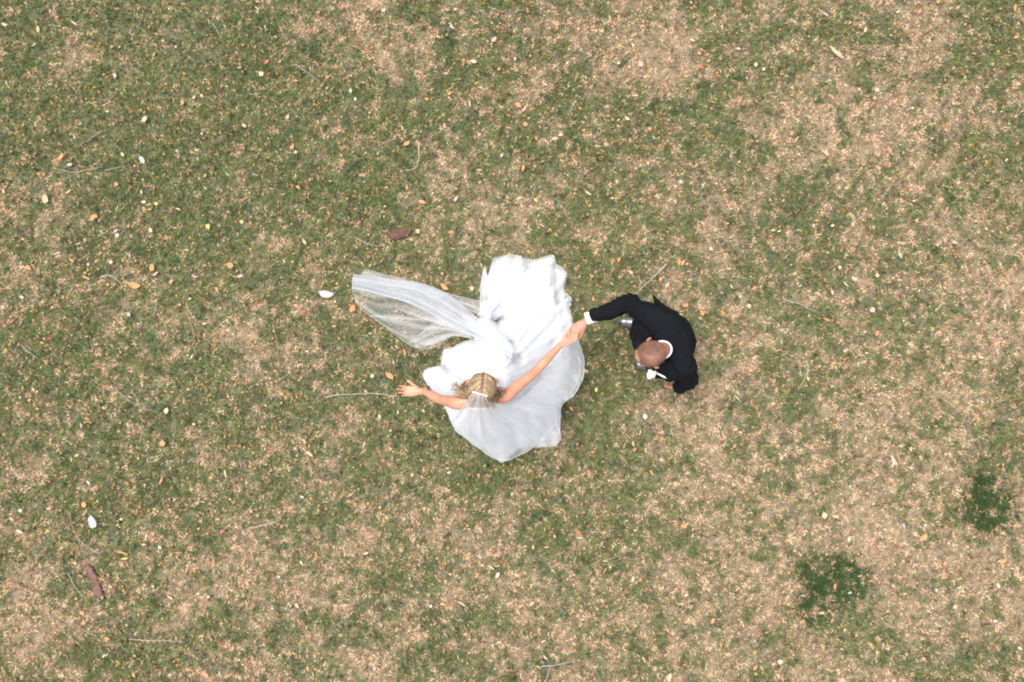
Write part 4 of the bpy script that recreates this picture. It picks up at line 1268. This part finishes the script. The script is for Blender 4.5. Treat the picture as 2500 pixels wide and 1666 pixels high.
flat_piece('fallen_leaf', [(777,712),(790,709),(803,711),(819,717),(812,724),(801,729),(790,727),(782,722)], .038, greyleaf, 'flat silvery grey leaf lying left of the veil streamer', 'leaf')
def feather(pa, pb, wpx, lab):
    A_, B_ = W(*pa, .038), W(*pb, .042); base = Vector((A_.x, A_.y, 0)); d_ = (B_ - A_); L = d_.length; d_.normalize(); s_ = V(-d_.y, d_.x, 0); hw = wpx * CAM_H / F_PX / 2
    m_ = MB()
    for sg in (-1, 1):
        for i in range(26):
            t = .12 + .86 * i / 26
            w_ = hw * math.sin(math.pi * (t * .9 + .08)) ** .7 * random.uniform(.85, 1.1)
            p = A_ + d_ * L * t; q = p + s_ * sg * w_ + d_ * w_ * .7 + V(0, 0, .004)
            e = d_ * L * .024
            m_.add([p - base, p + e - base, q + e * .8 - base, q - e * .1 - base], [(0, 1, 2, 3)])
    o = m_.build('feather', featherm, None, False); o.location = base
    sh_ = MB(); sh_.tube([A_ - d_ * .012, A_ + d_ * L * .5 + V(0, 0, .003), B_], [.0012, .001, .0005], seg=6, sub=2); sh_.build('quill', featherm, o)
    tag(o, lab, 'feather')
feather((218,1256), (230,1288), 19, 'small white feather lying in the lower left grass, the wider one')
feather((339,379), (352,399), 11, 'narrow white feather lying in dark grass at upper left')
flat_piece('fallen_leaf', [(2172,1108),(2180,1112),(2186,1120),(2193,1133),(2192,1140),(2184,1136),(2178,1144),(2173,1142),(2177,1130),(2175,1118)], .042, LMAT['cream'], 'large bleached cream leaf right of centre right, biggest pale leaf', 'leaf', bow=.02)
flat_piece('fallen_leaf', [(2024,108),(2032,116),(2042,124),(2052,128),(2058,137),(2064,144),(2056,143),(2045,139),(2036,131),(2028,120)], .042, LMAT['cream'], 'long narrow bleached leaf at upper right of the lawn', 'leaf', bow=.02)
flat_piece('petal', [(1570,1011),(1576,1010),(1581,1015),(1580,1022),(1575,1026),(1570,1020)], .042, featherm, 'single white petal on the grass below the groom', 'petal', bow=.008)

# leaves one by one, at their places: crop origin x,y, zoom, then (X,Y,colour,kind,size cm)
LV = []
def crop(ox, oy, k_, items):
    for (X, Y, c, kd, s) in items:
        LV.append((ox + X / k_, oy + Y / k_, c, kd, s))
crop(0, 0, 2.613, [(25,155,'cream','oval',5),(240,185,'tan','oval',6),(470,145,'cream','narrow',7),(215,285,'tan','narrow',6),(1665,470,'cream','round',5),(1830,745,'tan','oval',5),(1555,800,'cream','lobed',5),(1285,610,'cream','oval',4),
(2265,632,'white','round',3.5),(780,985,'cream','oval',4.5),(385,1000,'orange','torn',8),(920,760,'pink','torn',7),(1160,655,'orange','lobed',6),(1285,850,'cream','round',2.5),(2235,578,'cream','oval',4.5),(1690,170,'cream','narrow',4.5),(980,345,'cream','narrow',5),(1525,430,'tan','narrow',5),(680,710,'cream','oval',4),(1860,940,'orange','round',4),(1885,970,'cream','round',3),
(440,1050,'cream','oval',5),(435,1220,'tan','narrow',7),(285,1270,'tan','torn',9),(900,1225,'white','oval',4),(915,1290,'cream','lobed',5),(995,1300,'yellow','round',4),(1135,1335,'tan','narrow',6),(735,1475,'pink','torn',5),(745,1500,'white','round',4),(960,1470,'cream','round',5),(740,1175,'orange','round',4),(1540,1415,'yellow','round',4),(590,1390,'orange','torn',7),(1940,1545,'tan','oval',5),(1305,1120,'orange','oval',4),(360,110,'orange','oval',3.5),(1120,298,'white','round',2.5),(1700,395,'red','lobed',6),(730,480,'pink','oval',5),(20,1220,'pink','oval',5),(1900,1195,'orange','lobed',5),(1235,620,'tan','oval',4),(1885,515,'orange','oval',4)])
crop(900, 0, 2.613, [(530,165,'white','narrow',8),(800,250,'pink','oval',6),(670,390,'cream','oval',6.5),(515,595,'orange','oval',5),(240,915,'orange','oval',7),(955,670,'orange','lobed',7),(995,690,'pink','narrow',9),(1650,755,'cream','oval',5),(1000,790,'orange','round',5),(890,815,'orange','narrow',5),(1185,885,'pink','torn',6),(1225,860,'cream','lobed',4.5),(985,1070,'orange','oval',6),(850,990,'cream','oval',4),
(1990,1160,'white','round',4),(2065,255,'cream','oval',5),(1735,410,'pink','round',5.5),(1685,290,'cream','narrow',6),(645,660,'tan','narrow',7),(655,1020,'red','narrow',5),(960,1265,'cream','oval',5),(1065,1275,'yellow','oval',5),(310,1475,'tan','round',5),(370,630,'orange','oval',4),(555,1270,'pink','oval',6),(705,1085,'pink','narrow',5),(1595,400,'cream','round',3.5),(500,60,'orange','oval',4),(1400,1230,'pink','narrow',8),(935,375,'pink','oval',4),(95,65,'white','oval',5),(340,1290,'orange','torn',7),(1555,1265,'cream','oval',3.5),(1790,820,'orange','lobed',5),(1700,610,'pink','narrow',7),(1150,180,'orange','oval',4),(525,1480,'orange','oval',5)])
crop(1700, 0, 2.613, [(280,640,'orange','narrow',7),(380,410,'cream','round',4.5),(430,440,'cream','round',4),(690,640,'tan','narrow',5),(1080,190,'cream','oval',5.5),(825,975,'tan','narrow',8),(1165,1070,'orange','oval',5),(1240,970,'orange','oval',4),(945,1150,'tan','narrow',7),(490,1470,'cream','oval',4),(530,1475,'cream','oval',4),(870,1440,'cream','round',4),(270,310,'white','oval',4),(825,90,'white','narrow',7),(1980,1020,'cream','oval',3.5),(1380,690,'cream','oval',4),(1425,70,'orange','round',4.5),(1150,575,'cream','round',5),(550,65,'orange','narrow',6),(1270,645,'orange','torn',6),(1040,570,'pink','oval',4),(920,10,'red','narrow',5),(610,850,'orange','oval',5),(390,900,'orange','oval',3.5),(1600,1330,'orange','oval',4),(750,1440,'pink','oval',4),(30,420,'red','oval',6),(2035,50,'orange','torn',7)])
crop(0, 500, 2.613, [(855,515,'orange','oval',11),(965,400,'orange','torn',8),(990,440,'pink','narrow',8),(600,75,'orange','oval',7),(1190,290,'cream','narrow',5.5),(1465,385,'orange','round',7),(1530,455,'pink','oval',6),(135,590,'cream','lobed',5),(1060,1315,'cream','round',6),(1220,970,'cream','narrow',6),(1035,1525,'orange','round',6),(265,880,'orange','oval',4),(1090,490,'orange','oval',5.5),(705,365,'white','round',4),(1240,460,'pink','narrow',6),(1210,600,'pink','oval',3.5),(710,1165,'pink','narrow',5),(825,1225,'pink','narrow',5),(515,1410,'white','narrow',6),(210,1180,'cream','oval',4),(1325,140,'yellow','round',5),(1380,540,'orange','oval',5),(1235,1400,'white','round',3),(2130,775,'orange','oval',4),(2000,480,'orange','oval',4),(455,355,'orange','oval',5),(180,400,'orange','torn',6),(540,460,'tan','narrow',6),(820,700,'pink','oval',5),(1300,760,'tan','oval',4),(560,380,'cream','round',3),(1730,1135,'orange','round',3),(1055,1190,'orange','oval',3),(330,655,'cream','oval',3)])
crop(0, 1100, 2.768, [(595,220,'white','oval',5),(565,365,'orange','round',6),(1520,150,'cream','narrow',7),(1085,205,'orange','narrow',8),(2090,25,'tan','narrow',9),(2040,315,'white','oval',4.5),(135,405,'white','round',4),(75,465,'pink','oval',5),(815,690,'orange','narrow',10),(840,730,'yellow','narrow',8),(130,550,'tan','torn',8),(1145,405,'orange','oval',5),(2035,760,'cream','oval',5),(700,1390,'white','oval',4.5),(1385,1515,'orange','torn',8),(550,1100,'orange','torn',6),(1880,855,'white','round',3.5),(2005,1050,'pink','oval',5),(1405,990,'white','round',3.5),(1145,995,'cream','narrow',8),(1030,920,'white','round',3),(540,850,'orange','narrow',5),(515,35,'cream','oval',4),(900,1520,'orange','oval',5),(720,1275,'orange','torn',6),(560,1170,'orange','torn',5),(1080,655,'cream','round',4),(1500,550,'red','torn',6),(1700,570,'orange','oval',3),(1310,800,'orange','narrow',6),(1180,335,'tan','narrow',5),(1580,600,'white','narrow',4),(175,1045,'orange','oval',5),(1885,1560,'red','oval',5)])
crop(850, 1100, 2.768, [(510,130,'orange','oval',5),(680,150,'white','oval',4),(1330,165,'cream','narrow',6),(1565,125,'white','narrow',5.5),(925,365,'white','narrow',4),(955,412,'white','narrow',5),(965,790,'cream','narrow',7),(1010,845,'pink','torn',7),(765,1035,'cream','narrow',9),(1240,1040,'pink','narrow',6.5),(1015,1300,'cream','narrow',6.5),(1320,1290,'cream','narrow',5.5),(2170,1535,'cream','lobed',8),(1285,1465,'cream','narrow',5.5),(1332,1400,'white','narrow',6),(2285,980,'cream','oval',5),(1560,560,'red','torn',6),(1250,655,'yellow','oval',4),(1340,655,'yellow','narrow',4.5),(1925,870,'cream','oval',5.5),(850,980,'red','narrow',6),(2050,150,'orange','torn',6),(2270,510,'orange','oval',7),(2330,577,'white','narrow',5),(1130,950,'orange','oval',4),(555,1055,'white','round',3.5),(1770,790,'yellow','oval',3.5),(700,1125,'orange','narrow',4),(1395,580,'pink','round',3),(325,1215,'tan','narrow',5),(1565,590,'cream','narrow',6),(120,695,'pink','torn',5)])
crop(1700, 1100, 2.77, [(865,440,'cream','round',6.5),(1035,600,'cream','oval',6),(1535,590,'orange','torn',10),(1405,510,'white','oval',5),(718,983,'white','narrow',5.5),(1040,965,'white','oval',4),(850,1100,'cream','oval',5.5),(1625,945,'white','lobed',5),(1775,930,'cream','narrow',7.5),(2045,915,'cream','oval',5.5),(570,1430,'cream','round',5.5),(112,1155,'orange','oval',6),(1750,1055,'pink','round',4.5),(2025,1155,'white','oval',4.5),(2140,800,'cream','narrow',5),(2070,750,'orange','torn',8),(1455,120,'pink','oval',4.5),(280,940,'cream','narrow',5),(1105,850,'yellow','narrow',5),(335,200,'cream','narrow',6),(400,1470,'orange','torn',7),(2190,1340,'cream','oval',5),(940,920,'orange','torn',6),(1180,885,'orange','narrow',6),(990,340,'pink','oval',3.5),(1200,655,'red','oval',4),(640,1360,'orange','oval',3),(985,1345,'orange','oval',4),(1005,1215,'yellow','oval',4),(990,75,'cream','narrow',5),(235,545,'tan','narrow',5),(990,1550,'cream','oval',5)])
crop(1650, 550, 2.613, [(1430,185,'white','narrow',9),(1085,375,'white','narrow',6.5),(1092,470,'white','narrow',5.5),(1140,342,'cream','round',5),(1285,320,'cream','round',4),(1045,270,'cream','round',4),(625,147,'cream','narrow',4.5),(225,150,'cream','round',4),(355,390,'white','narrow',5.5),(60,510,'orange','oval',5),(168,560,'orange','oval',6),(468,515,'cream','round',4.5),(1255,540,'pink','round',5.5),(965,602,'orange','narrow',7),(1000,430,'pink','oval',5),(500,402,'orange','oval',5),(1665,540,'cream','narrow',5),(1780,110,'pink','oval',5),(2160,130,'cream','narrow',5),(2100,530,'cream','narrow',5),(845,980,'yellow','oval',4.5),(415,755,'orange','oval',5),(1055,735,'orange','round',4),(1285,690,'orange','torn',6),(390,1100,'cream','narrow',7),(1500,1430,'cream','oval',4),(165,300,'orange','oval',4.5),(1150,1295,'white','oval',3.5),(1300,1080,'cream','narrow',6),(895,730,'orange','oval',3.5),(1010,880,'orange','oval',4.5),(410,455,'cream','oval',4),(375,1410,'orange','oval',5),(325,1150,'orange','narrow',5),(1455,610,'white','round',2.5),(2090,760,'orange','oval',4),(45,240,'orange','oval',6)])
crop(840, 600, 2.614, [(640,262,'orange','torn',9),(815,275,'cream','round',4.5),(50,400,'orange','lobed',8),(385,680,'orange','narrow',8),(315,745,'tan','narrow',5),(290,830,'orange','torn',9),(180,830,'cream','round',4),(1755,90,'orange','oval',5),(2020,215,'orange','round',4),(2065,250,'pink','torn',6),(2290,430,'orange','oval',6),(1830,170,'pink','oval',5),(2140,105,'orange','lobed',6),(1620,600,'cream','narrow',5),(1610,920,'yellow','round',4.5),(1545,800,'pink','oval',5),(1450,1040,'orange','oval',5),(1890,1190,'tan','narrow',6),(1790,1275,'orange','narrow',6),(1845,1265,'cream','oval',5),(125,1270,'pink','narrow',6),(2190,380,'orange','oval',4),(1590,340,'orange','oval',5),(165,125,'orange','oval',3.5),(1350,1330,'tan','oval',4),(225,1090,'cream','oval',5),(505,1055,'cream','oval',4),(600,975,'tan','oval',3.5),(1680,770,'orange','narrow',5),(1555,755,'cream','oval',3.5),(2160,965,'tan','narrow',5)])
SIDE8 = ['right of', 'above right of', 'above', 'above left of', 'left of', 'below left of', 'below', 'below right of']
def size_word(s): return 'tiny' if s < 4 else 'small' if s < 5.6 else 'medium' if s < 7.6 else 'large'
cand = []
for (px, py, c, kd, s) in LV:
    ds = sorted([(math.hypot(px - lx, py - ly), nm, lx, ly) for nm, (lx, ly) in LAND])[:6]
    opts = []
    for d, nm, lx, ly in ds:
        a = math.degrees(math.atan2(ly - py, px - lx)) % 360
        opts.append((d, SIDE8[int((a + 22.5) // 45) % 8], nm))
    cand.append(opts)
used = set()
for (px, py, c, kd, s), opts in zip(LV, cand):
    lab = None
    adj = CNAME[c] + ' ' + KN[kd]
    for d, sd_, nm in opts:
        t = '%s %s fallen leaf %s %s' % (size_word(s), adj, sd_, nm)
        if t not in used and len(t.split()) <= 16: lab = t; break
    if lab is None:
        d, sd_, nm = opts[0]
        for ww in ('nearer', 'outer', 'separate'):
            t = '%s %s leaf %s %s' % (ww, adj, sd_, nm)
            if t not in used: lab = t; break
    used.add(lab or t)
    me = PROTO[(kd, random.randrange(2), c)]
    o = bpy.data.objects.new('fallen_leaf', me); COL.objects.link(o)
    p = W(px, py, .040)
    o.location = (p.x, p.y, .034)
    sz = s * .0082
    o.scale = (sz, sz * random.uniform(.85, 1.15), sz)
    o.rotation_euler = (random.uniform(-.3, .3), random.uniform(-.25, .25), random.uniform(0, 6.28))
    tag(o, lab or t, 'leaf', 'dead leaves scattered on the lawn')

# the fine litter nobody could count
def litter(name, n_, smin, smax, pal, x0=6.4, y0=5.0, zlo=.006, zhi=.026, aspect=(.35, .8)):
    x = rng.uniform(-x0, x0, n_); y = rng.uniform(-y0, y0, n_)
    dens = np.clip(.15 + 2.6 * vnoise(x, y, .45, 91) ** 1.5 * vnoise(x, y, .10, 92) ** 1.5 * 1.6, 0, 1)
    k_ = rng.random(n_) < dens; x, y = x[k_], y[k_]; n_ = len(x)
    s = smin + (smax - smin) * rng.random(n_) ** 2.2
    a = rng.uniform(0, 6.28, n_); asp = rng.uniform(*aspect, n_); tl = rng.normal(0, .28, n_); tr = rng.normal(0, .3, n_)
    z = rng.uniform(zlo, zhi, n_)
    outl = [(-.5, 0, .0), (-.2, -.42, .02), (.2, -.4, .05), (.5, .02, .1), (.22, .42, .05), (-.18, .45, .02)]
    co = np.zeros((n_, 6, 3), 'f')
    for i, (u, v, w) in enumerate(outl):
        uu = (u + rng.normal(0, .05, n_)) * s; vv = (v + rng.normal(0, .07, n_)) * s * asp
        co[:, i, 0] = x + uu * np.cos(a) - vv * np.sin(a); co[:, i, 1] = y + uu * np.sin(a) + vv * np.cos(a)
        co[:, i, 2] = z + uu * np.sin(tl) + vv * np.sin(tr) + w * s * rng.uniform(0, 3, n_)
    me = bpy.data.meshes.new(name)
    me.vertices.add(n_ * 6); me.vertices.foreach_set('co', co.ravel())
    b = np.arange(n_)[:, None] * 6
    loops = np.concatenate([b + np.array([0, 1, 4, 5]), b + np.array([1, 2, 3, 4])], 1).ravel()
    me.loops.add(n_ * 8); me.loops.foreach_set('vertex_index', loops.astype('i'))
    me.polygons.add(n_ * 2); me.polygons.foreach_set('loop_start', (np.arange(n_ * 2) * 4).astype('i')); me.polygons.foreach_set('loop_total', np.full(n_ * 2, 4, 'i'))
    me.update(calc_edges=True)
    pal = np.array(pal); t_ = pal[rng.integers(0, len(pal), n_)] * rng.uniform(.5, 1.05, (n_, 1)) * np.array([.98, .86, .80])
    at = me.attributes.new('tint', 'FLOAT_COLOR', 'POINT'); c4 = np.ones((n_, 6, 4), 'f'); c4[:, :, :3] = t_[:, None, :]
    at.data.foreach_set('color', c4.ravel())
    return link_mesh(name, me, M['litter'], None, False)
PALL = [(.56, .27, .12), (.48, .22, .10), (.55, .38, .20), (.60, .45, .28), (.55, .32, .22), (.56, .38, .12), (.58, .40, .26), (.32, .15, .08), (.64, .53, .38), (.50, .28, .19), (.60, .33, .15)]
tag(litter('leaf_litter', 62000, .008, .032, PALL), 'small scraps of dead leaf strewn all over the lawn', 'leaf litter', kind='stuff')
tag(litter('straw_litter', 30000, .012, .040, [(.50, .38, .26), (.56, .44, .32), (.42, .32, .19), (.60, .48, .36), (.48, .32, .23), (.3, .2, .12)], aspect=(.06, .16)), 'dry straw and clippings lying on the lawn', 'straw', kind='stuff')
